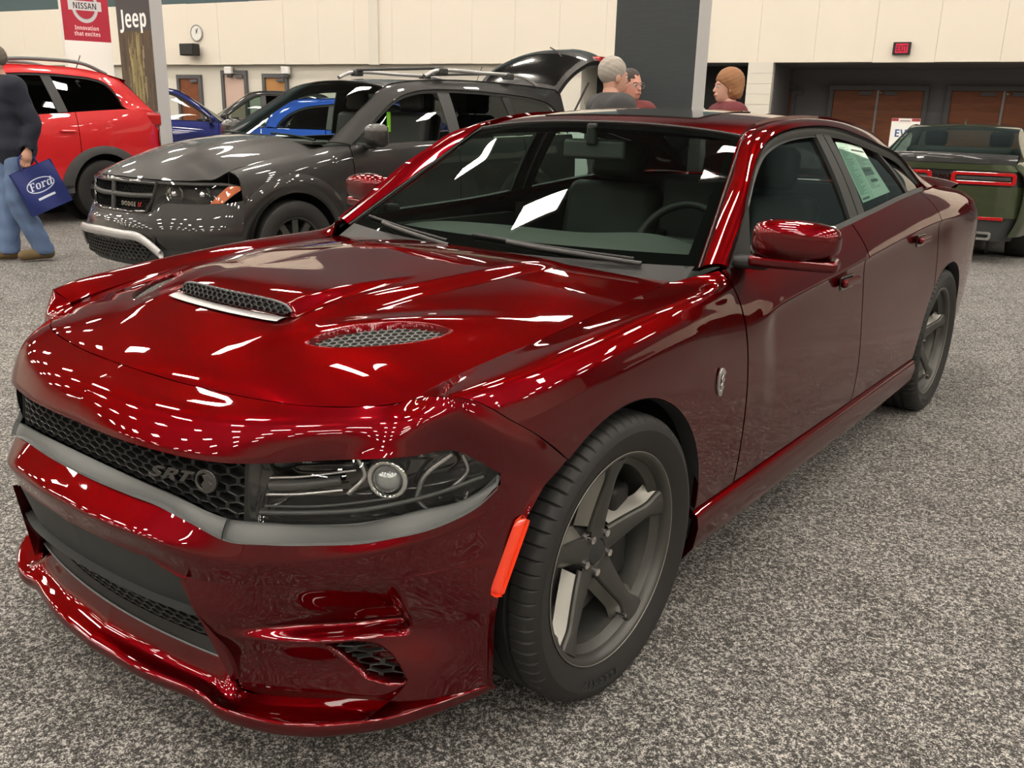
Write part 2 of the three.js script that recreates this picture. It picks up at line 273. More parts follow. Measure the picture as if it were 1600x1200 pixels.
function side(z, k) {                                  // k 0..8
  const p = SK.map(f => f(z)), c = (a, i) => p[clamp(i, 0, 8)][a], i = Math.min(7, Math.floor(k)), u = k - i;
  const cr = a => { const p0 = i === 5 ? 2 * c(a, 5) - c(a, 6) : c(a, i - 1), p1 = c(a, i), p2 = c(a, i + 1), p3 = i === 4 ? 2 * c(a, 5) - c(a, 4) : c(a, i + 2); const m1 = (p2 - p0) / 2, m2 = (p3 - p1) / 2; return (2 * u ** 3 - 3 * u * u + 1) * p1 + (u ** 3 - 2 * u * u + u) * m1 + (-2 * u ** 3 + 3 * u * u) * p2 + (u ** 3 - u * u) * m2; };
  return V(cr(0), cr(1), z);
}
function kAt(z, y) { let a = 0, b = 8; for (let n = 0; n < 30; n++) { const m = (a + b) / 2; side(z, m).y < y ? a = m : b = m; } return (a + b) / 2; }
const archY = (z, zc) => { const d = Math.abs(z - zc); return d >= ARCH_R ? 0 : HUB_Y + Math.sqrt(ARCH_R * ARCH_R - d * d); };
const FR = 0.45;                                       // fender front end
// fender / bumper seam as y over z
const seamY = pchip([[.236, .688], [.262, .712], [.33, .768], [.395, .814], [.43, .841], [.455, .857], [.475, .861], [.50, .858]]);
const DOOR1 = -.66, DOOR2 = -1.755, DOOR3 = -2.80, GAP = .0045, SILL_Y = .352;
function panel(z0, z1, lowY, highK, nz, nk, o = {}) {
  // cosine spacing keeps the wheel arches round
  return sheet((s, t) => { const z = lerp(z0, z1, s), k0 = typeof lowY === 'function' ? kAt(z, lowY(z)) : kAt(z, lowY); const k1 = typeof highK === 'function' ? highK(z) : highK; return side(z, lerp(k0, k1, t)); }, nz, nk, { flange: .014, ...o });
}
{
  const fenderLow = z => { const a = z > -ARCH_R ? archY(z, 0) : 0; return Math.max(a, SILL_Y, z > .238 ? seamY(z) : 0); };
  const zs = []; for (let i = 0; i <= 90; i++) zs.push(i / 90);
  const fender = panel(.483, DOOR1 + GAP, fenderLow, 8, 150, 46);
  const fDoor = panel(DOOR1 - GAP, DOOR2 + GAP, SILL_Y, 8, 110, 56);
  const rLow = z => Math.max(SILL_Y, archY(z, -WB));
  const rDoor = panel(DOOR2 - GAP, DOOR3 + GAP, rLow, 8, 100, 56);
  const qLow = z => Math.max(z < -WB - .3 ? .30 : SILL_Y, archY(z, -WB));
  const quarter = panel(DOOR3 - GAP, -4.12, qLow, 8, 150, 56);
  for (const [n, g, l] of [['front_fender', fender], ['front_door', fDoor], ['rear_door', rDoor], ['quarter_panel', quarter]]) { mesh(n, g, M.red, sedan); mesh(n, mirrorX(g), M.red, sedan); }
  // rocker skirts
  const sk = sheet((s, t) => { const z = lerp(-.40, -2.66, s); const q = [[.905, .355], [.940, .335], [.946, .30], [.935, .235], [.90, .185], [.80, .17]]; const i = Math.min(4, Math.floor(t * 5)), u = t * 5 - i, e = 1 - .0 * s; return V(lerp(q[i][0], q[i + 1][0], u) * e, lerp(q[i][1], q[i + 1][1], u), z); }, 60, 15, { flip: true, flange: .02 });
  mesh('side_skirt', sk, M.red, sedan); mesh('side_skirt', mirrorX(sk), M.red, sedan);
  // wheel-arch lips and liners
  for (const zc of [0, -WB]) {
    const lip = sheet((s, t) => { const a = lerp(zc ? -.15 : 1.0, Math.PI + .15, s), z = zc + ARCH_R * Math.cos(a), y = HUB_Y + ARCH_R * Math.sin(a); const p = side(z, kAt(z, Math.max(y, .3))); return V(p.x - .045 * t, y - .002 - .004 * t, z); }, 60, 3);
    mesh('arch_lip', lip, M.matteDark, sedan); mesh('arch_lip', mirrorX(lip), M.matteDark, sedan);
    const liner = sheet((s, t) => { const a = lerp(-.25, Math.PI + .25, s); return V(lerp(!zc && a < .9 ? .85 : .915, .52, t), HUB_Y + (ARCH_R + (!zc && a < .9 ? -.012 : .012)) * Math.sin(a), zc + (ARCH_R + (!zc && a < .9 ? -.012 : .012)) * Math.cos(a)); }, 48, 4);
    const wall = new THREE.CircleGeometry(ARCH_R + .02, 40).rotateY(Math.PI / 2).translate(.52, HUB_Y, zc);
    mesh('wheel_liner', [liner, wall], M.black, sedan); mesh('wheel_liner', mirrorX(merge([liner, wall])), M.black, sedan);
  }
  // dark body shell under the panels so that gaps stay dark
  const under = sheet((s, t) => { const z = lerp(.35, -4.05, s); const p = side(z, lerp(.6, z > -.75 ? 6 : 7.3, t)); const wheel = Math.min(Math.abs(z), Math.abs(z + WB)) < .45 && p.y < .82; return V(p.x - (wheel ? .42 : .05), p.y, z); }, 120, 16);
  mesh('body_shell', [...both(under), box(1.5, .02, 3.6, 0, .2, -1.8), box(1.1, .3, 1.0, 0, .45, .15)], M.black, sedan);
}
// ---- hood ----
const hoodEdge = pchip([[-.60, .70, .946], [-.376, .725, .935], [-.195, .737, .925], [-.05, .737, .913], [.084, .737, .900], [.192, .728, .885], [.305, .715, .868], [.40, .706, .85], [.47, .70, .832], [.561, .622, .822], [.633, .51, .82], [.675, .355, .82], [.704, .155, .822], [.716, .02, .824]]);
const hoodMid = pchip([[-.55, .978], [-.3, .972], [-.1, .963], [.2, .945], [.43, .915], [.55, .888], [.64, .858], [.70, .832], [.716, .824]]);
const hoodFront = pchip([[-.355, .675], [-.155, .704], [0, .714], [.155, .704], [.355, .675], [.51, .633], [.622, .561], [.67, .512], [.70, .47]]);
const hoodRear = pchip([[0, -.50], [.35, -.505], [.60, -.535], [.72, -.60]]);
const VENT = { x: .46, z: .34, a: Math.atan2(.2, -.25), L: .165, W: .046 };
function ventLocal(x, z) { const dx = Math.abs(x) - VENT.x, dz = z - VENT.z, c = Math.cos(VENT.a), s = Math.sin(VENT.a); const l = dz * c + dx * s, w = dx * c - dz * s; return [l, w]; }
function ventIn(x, z) {                                  // <1 inside: a leaf with a blunt rear
  const [l, w] = ventLocal(x, z); const ww = VENT.W * Math.pow(clamp(1 - Math.pow(Math.abs(l / VENT.L), 2.2), 0.0001, 1), .8);
  return Math.max(Math.abs(w) / ww, Math.abs(l) / VENT.L);
}
const scoopX = .225, scoopZ = x => .425 - .35 * x * x;
function hoodY(x, z, feature = true) {
  const ax = Math.abs(x), [xe, ye] = hoodEdge(clamp(z, -.6, .716)), yc = hoodMid(z);
  let y = yc - (yc - ye) * Math.pow(clamp(ax / Math.max(xe, .02), 0, 1.05), 2.3);
  // power dome
  const w = lerp(.275, .35, sstep(.5, -.45, z)), dome = (1 - sstep(w - .035, w + .05, ax)) * sstep(.60, .30, z) * sstep(-.62, -.3, z);
  y += .014 * dome;
  // raised blisters running back from the side vents
  const [l, v] = ventLocal(x, z); y += .010 * Math.exp(-Math.pow((v - .06) / .05, 2)) * sstep(-.40, -.05, l) * sstep(.40, .1, l);
  if (!feature) return y;
  // scoop: a pocket in front, a raised brow behind it
  const sz = scoopZ(ax), inX = 1 - sstep(scoopX - .02, scoopX + .015, ax);
  y += .026 * inX * sstep(sz + .004, sz - .012, z) * sstep(sz - .48, sz - .02, z);
  const vi = ventIn(x, z); y -= .034 * sstep(1.06, .86, vi);
  return y;
}
function hoodXZ(s, t) { let x = s * .70, z = .47; for (let n = 0; n < 5; n++) { z = lerp(hoodFront(clamp(s * .70, 0, .70)), hoodRear(x), t); x = s * (z > .47 ? .70 : hoodEdge(z)[0]); } return [x, z]; }
{
  // columns and rows are packed where the scoop and the vents are
  const g = sheet((s, t) => { const k = 2 * s - 1, [x, z] = hoodXZ(Math.abs(k), t); return V(Math.sign(k) * x, hoodY(x, z), z); }, 400, 360, { flange: .016 });
  mesh('hood', g, M.red, sedan);
  // vent mesh inserts
  const ring = [];
  for (const sx of [1, -1]) {
    const S = (l, w) => { const c = Math.cos(VENT.a), s = Math.sin(VENT.a); const x = VENT.x + l * s + w * c, z = VENT.z + l * c - w * s; return V(x, hoodY(x, z, false) - .012, z); };
    const g = honey((a, b) => S(a, b), [-VENT.L, VENT.L, -VENT.W, VENT.W], .019, .0125, .010, (a, b) => ventIn(VENT.x + a * Math.sin(VENT.a) + b * Math.cos(VENT.a), VENT.z + a * Math.cos(VENT.a) - b * Math.sin(VENT.a)) < .97, .74);
    mesh('hood_vent_mesh', sx > 0 ? g : mirrorX(g), M.ventMesh, sedan).userData.label = 'grey honeycomb hood vent';
    const bk = sheet((s, t) => { const l = lerp(-VENT.L, VENT.L, s), w = lerp(-VENT.W, VENT.W, t) * Math.pow(clamp(1 - Math.pow(Math.abs(l / VENT.L), 2.2), 0, 1), .8); const p = S(l, w); p.y -= .010; return p; }, 24, 6);
    mesh('hood_vent_tray', sx > 0 ? bk : mirrorX(bk), M.black, sedan);
  }
  // scoop: dark throat with honeycomb, satin lower lip, thin upper rim
  const yF = x => hoodY(x, scoopZ(Math.abs(x)) + .03, false), H = .038;
  const throat = sheet((s, t) => { const x = lerp(-scoopX, scoopX, s) * .985, z = scoopZ(Math.abs(x)), e = Math.pow(Math.max(0, 1 - Math.pow(Math.abs(x / scoopX), 5)), .5); return V(x, hoodY(x, z - .03, false) + .001 + t * .024 * e, z + .006 - .012 * t); }, 50, 4);
  mesh('scoop_throat', throat, M.black, sedan);
  mesh('scoop_mesh', honey((a, b) => { const z = scoopZ(Math.abs(a)); const e = Math.pow(Math.max(0, 1 - Math.pow(Math.abs(a / scoopX), 5)), .5); return V(a, hoodY(a, z - .03, false) + .003 + b * e, z + .012 - .5 * b); }, [-scoopX * .93, scoopX * .93, 0, .022], .022, .0105, .008, () => true, .76), M.mesh, sedan);
  const lip = sheet((s, t) => { const x = lerp(-scoopX, scoopX, s) * 1.0, z = scoopZ(Math.abs(x)), a = t * Math.PI; return V(x, hoodY(x, z + .035, false) + .0025 + .003 * Math.sin(a) + .004 * (1 - t), lerp(z + .006, z + .042, t)); }, 50, 8);
  mesh('scoop_lip', lip, M.silver, sedan);
  mesh('scoop_rim', tube([...Array(31).keys()].map(i => { const x = lerp(-scoopX, scoopX, i / 30), z = scoopZ(Math.abs(x)), e = Math.pow(Math.max(0, 1 - Math.pow(Math.abs(x / scoopX), 6)), .5); return [x, hoodY(x, z - .03, false) + .003 + .023 * e, z - .004]; }), .0035, 80, 6), M.satinGrey, sedan);
}
// flattened honeycomb on a surface f(a, b): rings with tapered walls
function honey(f, [a0, a1, b0, b1], cw, ch, depth, keep, inner = .8) {
  const pos = [], idx = []; let row = 0;
  const nrm = (a, b) => { const e = .004, p = f(a, b), u = f(a + e, b).sub(p), v = f(a, b + e).sub(p); return u.cross(v).normalize(); };
  for (let b = b0; b <= b1 + 1e-6; b += ch, row++) for (let a = a0 + (row % 2 ? cw / 2 : 0); a <= a1 + 1e-6; a += cw) {
    if (!keep(a, b)) continue;
    const n = nrm(a, b).multiplyScalar(-depth), base = pos.length / 3;
    for (let ringN = 0; ringN < 3; ringN++) for (let k = 0; k < 6; k++) {
      const ang = Math.PI / 6 + k * Math.PI / 3, r = ringN === 0 ? 1.0 : ringN === 1 ? inner : inner * .9;
      const da = Math.cos(ang) * cw / Math.sqrt(3) * r, db = Math.sin(ang) * ch / 1.5 * r; const p = f(a + da, b + db); if (ringN === 0) p.addScaledVector(n, .12); if (ringN === 2) p.add(n); pos.push(p.x, p.y, p.z);
    }
    for (let q = 0; q < 2; q++) for (let k = 0; k < 6; k++) { const i = base + q * 6 + k, j = base + q * 6 + (k + 1) % 6; idx.push(i, j, i + 6, j, j + 6, i + 6); }
  }
  const g = new THREE.BufferGeometry(); g.setAttribute('position', new THREE.Float32BufferAttribute(pos, 3)); g.setIndex(idx); const h = g.toNonIndexed(); h.computeVertexNormals(); return h;
}
// ---- front bumper cover: rows of the nose from the hood seam down, columns from the centre to the wheel arch ----
const XC = [0, .10, .20, .30, .39, .47, .545, .62, .69, .75, .80, .84, .872];
function columns(pts, tail, xTip) {                       // resample a traced row at the columns, then add three points to the arch
  const c = curve(pts), N = 600, q = []; for (let i = 0; i <= N; i++) q.push(c.getPoint(i / N));
  const at = x => { for (let i = 0; i < N; i++) if (q[i].x <= x && q[i + 1].x >= x) return q[i].clone().lerp(q[i + 1], (x - q[i].x) / Math.max(1e-6, q[i + 1].x - q[i].x)); return q[x <= q[0].x ? 0 : N].clone(); };
  return [...XC.map(x => at(x * xTip / .872)), ...tail.map(p => V(...p))];
}
const R_seam = (() => { const a = XC.slice(0, 8).map(x => V(x, hoodY(x, hoodFront(x), false) - .0005, hoodFront(x) + .003)), b = [V(.692, .8325, .4865), side(.483, 7.4)]; b[1].z += .0045; for (const z of [.474, .452, .425, .395, .33, .240]) { const p = side(z, kAt(z, seamY(z))); p.z += .004; b.push(p); } return [...a, ...b]; })();
const R_top = columns([[0, .72, .838], [.17, .72, .836], [.29, .72, .822], [.39, .72, .80], [.47, .72, .765], [.58, .725, .675], [.64, .73, .62], [.733, .74, .564], [.775, .747, .515], [.80, .748, .475], [.829, .737, .455], [.845, .722, .437], [.872, .698, .408]], [[.892, .690, .374], [.908, .674, .336], [.918, .655, .316]], .872);
const R_bot = columns([[0, .60, .842], [.10, .60, .838], [.26, .60, .822], [.34, .598, .812], [.38, .588, .808], [.42, .568, .80], [.45, .557, .785], [.49, .555, .765], [.53, .557, .745], [.60, .56, .69], [.69, .562, .602], [.77, .58, .522], [.81, .605, .468], [.845, .635, .432], [.872, .672, .408]], [[.892, .656, .378], [.905, .637, .352], [.914, .622, .346]], .872);
const R_ledge = columns([[0, .545, .892], [.11, .545, .89], [.20, .545, .883], [.33, .543, .863], [.40, .528, .832], [.45, .516, .80], [.50, .516, .77], [.595, .525, .705], [.675, .535, .632], [.72, .543, .582], [.77, .56, .53], [.81, .578, .472], [.85, .608, .43], [.875, .63, .40]], [[.892, .614, .384], [.902, .597, .370], [.909, .586, .370]], .875);
const R_ledge2 = R_ledge.map((p, i) => { const q = p.clone(); q.y -= i < 12 ? .010 : .03; q.z += i < 12 ? -.001 : .001; return q; });
const R_face = columns([[0, .492, .880], [.14, .492, .873], [.24, .492, .864], [.33, .482, .845], [.37, .464, .828], [.45, .457, .787], [.52, .457, .746], [.60, .46, .69], [.68, .468, .62], [.73, .478, .568], [.78, .49, .510], [.82, .50, .465], [.857, .51, .425], [.872, .513, .412]], [[.882, .51, .406], [.890, .505, .403], [.897, .50, .403]], .872);
const low = (pts, tail, x4) => { const full = [[0, pts[0][1], pts[0][2] + .06], ...pts]; const r = columns(full, tail, .872); const c = curve(pts), out = []; for (let i = 0; i <= 8; i++) out.push(c.getPointAt(i / 8)); return [...XC.slice(0, 4).map((x, i) => V(pts[0][0] * i / 4, pts[0][1], pts[0][2] + .05)), ...out, ...tail.map(p => V(...p))]; };
const R_face2 = low([[.372, .457, .828], [.45, .45, .786], [.52, .45, .745], [.60, .452, .689], [.68, .458, .619], [.73, .466, .567], [.78, .475, .510], [.82, .483, .466], [.860, .488, .426]], [[.872, .483, .418], [.882, .473, .414], [.891, .464, .416]]);
const R_mid = low([[.395, .39, .822], [.47, .388, .775], [.55, .388, .715], [.62, .388, .655], [.68, .39, .60], [.73, .395, .545], [.79, .40, .49], [.835, .405, .445], [.860, .408, .430]], [[.869, .405, .427], [.877, .40, .427], [.884, .395, .428]]);
const R_shelf = low([[.415, .335, .797], [.48, .33, .758], [.58, .328, .69], [.65, .33, .62], [.69, .333, .568], [.75, .337, .51], [.80, .342, .47], [.838, .347, .437], [.855, .349, .425]], [[.863, .348, .423], [.870, .345, .423], [.877, .343, .424]]);
const R_duct = low([[.430, .27, .766], [.5, .265, .733], [.58, .262, .672], [.66, .26, .605], [.735, .26, .553], [.785, .26, .503], [.818, .26, .458], [.842, .262, .424], [.850, .263, .414]], [[.855, .264, .415], [.860, .264, .414], [.866, .263, .413]]);
const R_foot = low([[.44, .190, .766], [.5, .184, .738], [.57, .182, .690], [.65, .182, .628], [.742, .182, .565], [.788, .182, .512], [.82, .182, .456], [.838, .182, .420], [.844, .182, .408]], [[.848, .182, .405], [.853, .182, .402], [.857, .182, .400]]);
const R_nose = R_seam.map((p, i) => { const a = R_top[Math.max(0, i - 1)], b = R_top[Math.min(15, i + 1)], t = i === 0 ? V(1, 0, 0) : b.clone().sub(a).setY(0).normalize(), n = V(-t.z, 0, t.x); if (i === 0) n.set(0, 0, 1); const c = sstep(5, 10, i), up = lerp(.75, .55, c), off = i < 12 ? lerp(.027, .017, c) : lerp(.015, .006, (i - 12) / 3); return p.clone().lerp(R_top[i], lerp(.5, .42, c)).addScaledVector(n, off * Math.sqrt(1 - up * up)).add(V(0, off * up, 0)); });
const R_lipT = R_top.map((p, i) => p.clone().lerp(R_nose[i], i < 13 ? .22 : .3).add(V(0, 0, i < 8 ? .004 : 0)));
const NROWS = [R_seam, R_nose, R_lipT, R_top, R_bot, R_ledge, R_ledge2, R_face, R_face2, R_mid, R_shelf, R_duct, R_foot];
const noseSharp = rowSurface(NROWS.map(r => r.map(p => [p.x, p.y, p.z])), { mode: 'knot', crease: [3, 4] }), noseSoft = rowSurface(NROWS.map(r => r.map(p => [p.x, p.y, p.z])), { mode: 'knot' });
const noseS = (s, t) => { const w = sstep(.80, .87, s), a = noseSharp(s, t); return w > 0 ? a.lerp(noseSoft(s, t), w) : a; };
const DUCT = [[.612, .312], [.65, .316], [.685, .302], [.71, .28], [.73, .25], [.74, .226], [.715, .224], [.67, .234], [.64, .268]];
const inPoly = (x, y, P) => { let c = false; for (let i = 0, j = P.length - 1; i < P.length; j = i++) if ((P[i][1] > y) !== (P[j][1] > y) && x < (P[j][0] - P[i][0]) * (y - P[i][1]) / (P[j][1] - P[i][1]) + P[i][0]) c = !c; return c; };
const polyDist = (x, y, P) => { let d = 9; for (let i = 0; i < P.length; i++) { const a = P[i], b = P[(i + 1) % P.length], ex = b[0] - a[0], ey = b[1] - a[1], t = clamp(((x - a[0]) * ex + (y - a[1]) * ey) / (ex * ex + ey * ey), 0, 1); d = Math.min(d, Math.hypot(x - a[0] - t * ex, y - a[1] - t * ey)); } return inPoly(x, y, P) ? d : -d; };
function noseP(s, t, cut = true) {
  const p = noseS(s, t);
  if (t * 12 > 5.9 && p.x > .35) {
    // pocket under the headlight: falls back towards its shelf
    const wx = sstep(.41, .60, p.x) * (1 - sstep(.712, .735, p.x)), fv = p.y > .345 ? Math.pow(clamp((.512 - p.y) / (.512 - .345), 0, 1), 1.3) : 1 - sstep(.345, .322, p.y), d = .036 * wx * fv;
    p.x -= d * .55; p.z -= d * .83;
    if (cut) { const q = polyDist(p.x, p.y, DUCT); const e = .05 * sstep(-.003, .008, q); p.x -= e * .5; p.z -= e * .85; }
  }
  return p;
}
{
  const NS = 300, rowsT = [[0, 3, 26], [4, 12, 150]], G = (k, T) => { const p = noseP(Math.abs(k), T / 12); if (k < 0) p.x = -p.x; return p; };
  const grid = (k0, k1, T0, T1, ns, n) => {                 // normals from the whole surface, so that neighbouring sheets shade alike
    const g = sheet((s, t) => G(lerp(k0, k1, s), lerp(T0, T1, t)), ns, n), N = g.attributes.normal, W = ns + 1;
    for (let i = 0; i < N.count; i++) { const k = lerp(k0, k1, (i % W) / ns), T = lerp(T0, T1, Math.floor(i / W) / n), open = Math.abs(k) > .8, a = open ? 0 : T0, b = open ? 12 : T1; if (!open) continue; const u = G(Math.min(k + .003, 1), T).sub(G(Math.max(k - .003, -1), T)), v = G(k, Math.min(b, T + .06)).sub(G(k, Math.max(a, T - .06))), m = u.cross(v).normalize(); const o = V(N.getX(i), N.getY(i), N.getZ(i)), w = sstep(.80, .83, Math.abs(k)); if (o.dot(m) < 0) m.negate(); o.lerp(m, w).normalize(); N.setXYZ(i, o.x, o.y, o.z); }
    return g.toNonIndexed();
  };
  const rim = (T, k0, k1, d) => sheet((s, t) => { const p = G(lerp(k0, k1, s), T); p.z -= d[2] * t; p.y -= d[1] * t; return p; }, 200, 2).toNonIndexed();
  const geos = rowsT.map(([r0, r1, n]) => grid(-1, 1, r0, r1, NS * 2, n));
  const rims = [rim(0, -.75, .75, [0, .014, .004]), rim(3, -.8, .8, [0, -.002, .02]), rim(4, -.8, .8, [0, .002, .02])];
  // below the bumper face only the cheeks stay: drop columns 0-4 there
  const lower = geos[1].index ? geos[1] : geos[1];
  const pos = lower.attributes.position, keep = [];
  for (let i = 0; i < pos.count; i += 3) { let c = [0, 0, 0]; for (let k = 0; k < 3; k++) { c[0] += pos.getX(i + k) / 3; c[1] += pos.getY(i + k) / 3; c[2] += pos.getZ(i + k) / 3; } c[0] = Math.abs(c[0]); const edge = .372 + (.455 - c[1]) * .28; if (c[1] > .4885 || c[0] > Math.max(.30, Math.min(edge, .45)) - (c[1] > .455 ? (c[1] - .455) * 2.2 : 0)) keep.push(i); }
  const sub = new THREE.BufferGeometry(); for (const a of ['position', 'normal', 'uv']) { const src = lower.attributes[a], sz = src.itemSize, out = new Float32Array(keep.length * 3 * sz); keep.forEach((i, j) => out.set(src.array.subarray(i * sz, (i + 3) * sz), j * 3 * sz)); sub.setAttribute(a, new THREE.BufferAttribute(out, sz)); }
  const bump = mesh('front_bumper', [geos[0], sub, ...rims], M.red, sedan);
  // gap strip between headlight tip and arch belongs to the same cover
  const tailS = grid(.8, 1, 3, 4, 60, 8);
  const tail = mesh('bumper_corner', tailS, M.red, sedan); mesh('bumper_corner', mirrorX(tailS), M.red, sedan);
  // duct mesh, laid on the cheek surface
  const tab = []; for (let i = 60; i <= 220; i++) for (let j = 60; j <= 120; j++) { const p = noseP(i / 250, j / 120, false); if (p.y < .335 && p.y > .185) tab.push(p); }
  const cheekZ = (x, y) => { let b = null, d = 9; for (const p of tab) { const e = (p.x - x) ** 2 + (p.y - y) ** 2; if (e < d) { d = e; b = p; } } return b.z; };
  const dm = honey((a, b) => V(a - .006, b, cheekZ(clamp(a, .56, .78), clamp(b, .20, .325)) - .014), [.60, .75, .216, .325], .046, .0150, .008, (a, b) => polyDist(a, b, DUCT) > -.004, .8); for (const g of both(dm)) mesh('brake_duct_mesh', g, M.mesh, sedan);
}
// splitter
{
  const T = [[0, .245, .803], [.25, .243, .787], [.40, .232, .760], [.45, .190, .764], [.5, .185, .738], [.57, .183, .690], [.65, .183, .628], [.742, .183, .565], [.788, .183, .512], [.82, .183, .456], [.85, .183, .398]];
  const rows = [T,
    [[0, .198, .826], [.2, .198, .812], [.38, .190, .786], [.46, .180, .795], [.55, .177, .758], [.63, .177, .70], [.70, .177, .648], [.757, .178, .590], [.795, .178, .53], [.824, .180, .462], [.852, .181, .394]],
    [[0, .178, .868], [.2, .178, .855], [.37, .176, .822], [.45, .176, .822], [.55, .174, .788], [.64, .174, .735], [.70, .174, .677], [.752, .174, .612], [.785, .174, .55], [.82, .174, .465], [.852, .178, .386]],
    [[0, .158, .870], [.2, .158, .857], [.37, .155, .824], [.45, .150, .822], [.55, .146, .788], [.64, .146, .735], [.70, .146, .675], [.75, .147, .61], [.783, .150, .548], [.818, .156, .463], [.85, .165, .384]],
    [[0, .142, .850], [.2, .142, .838], [.37, .139, .805], [.45, .132, .80], [.55, .130, .768], [.63, .130, .717], [.68, .130, .66], [.73, .132, .595], [.765, .135, .535], [.80, .142, .45], [.83, .152, .38]],
    [[0, .142, .70], [.2, .142, .69], [.34, .14, .67], [.40, .14, .66], [.5, .14, .63], [.56, .14, .60], [.6, .14, .56], [.64, .14, .5], [.68, .14, .46], [.72, .15, .4], [.75, .155, .36]]];
  const S = rowSurface(rows, { mode: 'arc', crease: [4] });
  const g = sheet((s, t) => { const k = 2 * s - 1, p = S(Math.abs(k), t); if (k < 0) p.x = -p.x; return p; }, 320, 50);
  mesh('front_splitter', g, M.red, sedan);
  // upright fin at the corner that closes the duct
  const fin = sheet((s, t) => { const y = lerp(.235, .172, t); const x = lerp(.741, .712, t * t), z = lerp(.553, .672, t * t); return V(x + lerp(-.004, .004, s), y, z + lerp(-.05, .006, s)); }, 6, 10);
  for (const g of both(fin)) mesh('splitter_fin', g, M.red, sedan);
}
// grille, trims, lower intake
{
  const topC = curve([[0, .72, .838], [.17, .72, .836], [.29, .72, .822], [.39, .72, .80], [.47, .72, .765], [.58, .725, .675], [.64, .73, .62], [.733, .74, .564], [.775, .747, .515], [.80, .748, .475], [.829, .737, .455], [.845, .722, .437], [.872, .698, .408]]);
  const botC = curve([[0, .632, .832], [.12, .632, .831], [.25, .63, .826], [.33, .626, .818], [.37, .617, .808], [.41, .605, .795], [.45, .596, .778], [.49, .593, .756], [.57, .596, .712], [.67, .60, .63], [.73, .61, .55], [.77, .622, .51], [.81, .635, .468], [.845, .66, .432], [.872, .69, .408]]);
  const byX = (c) => { const q = []; for (let i = 0; i <= 800; i++) q.push(c.getPoint(i / 800)); return x => { x = Math.abs(x); for (let i = 0; i < 800; i++) if (q[i + 1].x >= x) { const u = clamp((x - q[i].x) / Math.max(1e-6, q[i + 1].x - q[i].x), 0, 1); return q[i].clone().lerp(q[i + 1], u); } return q[800].clone(); }; };
  const top = byX(topC), bot = byX(botC);
  const G = .492;                                          // half width of the grille
  // arc length along the grille so that cells keep their size
  const arc = [0]; for (let i = 1; i <= 500; i++) { const a = bot((i - 1) / 500 * G), b = bot(i / 500 * G); arc.push(arc[i - 1] + Math.hypot(b.x - a.x, b.z - a.z)); }
  const xOf = l => { const a = Math.abs(l); let i = 0; while (i < 499 && arc[i + 1] < a) i++; return Math.sign(l) * (i + (a - arc[i]) / (arc[i + 1] - arc[i])) / 500 * G; };
  const L = arc[500];
  const GS = (l, h) => { const x = xOf(clamp(l, -L, L)), a = bot(x), b = top(x); const k = h; const p = a.clone().lerp(b, k); p.x = x; p.z -= .022 + .012 * k; return p; };
  const cellH = .0205;
  mesh('grille_mesh', honey((l, h) => GS(l, h), [-L + .006, L - .006, .02, 1.0], .043, .15, .018, (l, h) => true, .80), M.mesh, sedan);
  mesh('grille_back', sheet((s, t) => { const p = GS(lerp(-L, L, s), lerp(-.15, 1.15, t)); p.z -= .028; return p; }, 60, 4), M.black, sedan);
  for (const sx of [1, -1]) {                            // end posts of the grille
    mesh('grille_end_post', sheet((s, t) => { const x = lerp(G - .012, G + .014, s), a = bot(x), b = top(x); const p = a.clone().lerp(b, t); p.x = x * sx; p.z -= .012 + .01 * t; return p; }, 4, 8, { flange: .03, flip: sx < 0 }), M.black, sedan);
  }
  const botR = byX(curve(R_bot.slice(0, 13)));
  const trim = (x0, x1, n) => sheet((s, t) => { const x = lerp(x0, x1, s), a = bot(x), b = botR(x); const p = a.clone().lerp(b, t); p.z -= .010 * (1 - t) * (1 - t); p.x = x; return p; }, n, 8, { flange: .012 });
  const gt = trim(-.455, .455, 120); mesh('grille_trim', gt, M.satinGrey, sedan);
  const ht = trim(.4575, .868, 60); mesh('headlight_trim', ht, M.satinGrey, sedan); mesh('headlight_trim', mirrorX(ht), M.satinGrey, sedan);
  // lower intake: matte closing panel, mesh, black sill with a pale edge line
  const upper = curve([[0, .492, .876], [.14, .492, .869], [.24, .491, .860], [.33, .481, .842], [.38, .455, .82]]), lowr = curve([[0, .386, .852], [.14, .385, .846], [.26, .381, .830], [.36, .374, .803], [.402, .368, .788]]);
  const pan = sheet((s, t) => { const k = 2 * s - 1, p = upper.getPointAt(Math.abs(k)).lerp(lowr.getPointAt(Math.abs(k)), t); if (k < 0) p.x = -p.x; return p; }, 80, 8, { flange: .02, sides: 'T' });
  mesh('intake_panel', pan, M.matteDark, sedan).userData.label = 'matte dark upper intake panel';
  const m0 = x => .808 - .30 * x * x;
  mesh('intake_mesh', honey((a, b) => V(a, .272 + b, m0(a) - .012 + .22 * b), [-.42, .42, 0, .125], .034, .0145, .012, (a, b) => Math.abs(a) < .425 - b * .3, .76), M.mesh, sedan);
  mesh('intake_back', sheet((s, t) => { const x = lerp(-.46, .46, s); return V(x, lerp(.23, .47, t), m0(x) - .055); }, 40, 3), M.black, sedan);
  const sill = sheet((s, t) => { const x = lerp(-.435, .435, s), zI = curve; const zz = .803 - .24 * x * x; return V(x, lerp(.247, .274, t), lerp(zz, m0(x) - .010, t)); }, 50, 4);
  mesh('intake_sill', sill, M.black, sedan);
  mesh('intake_edge', tube([...Array(25).keys()].map(i => { const x = lerp(-.432, .432, i / 24); return [x, .2475 - .02 * Math.abs(x) ** 3, .806 - .25 * x * x]; }), .0028, 90, 6), M.satinGrey, sedan);
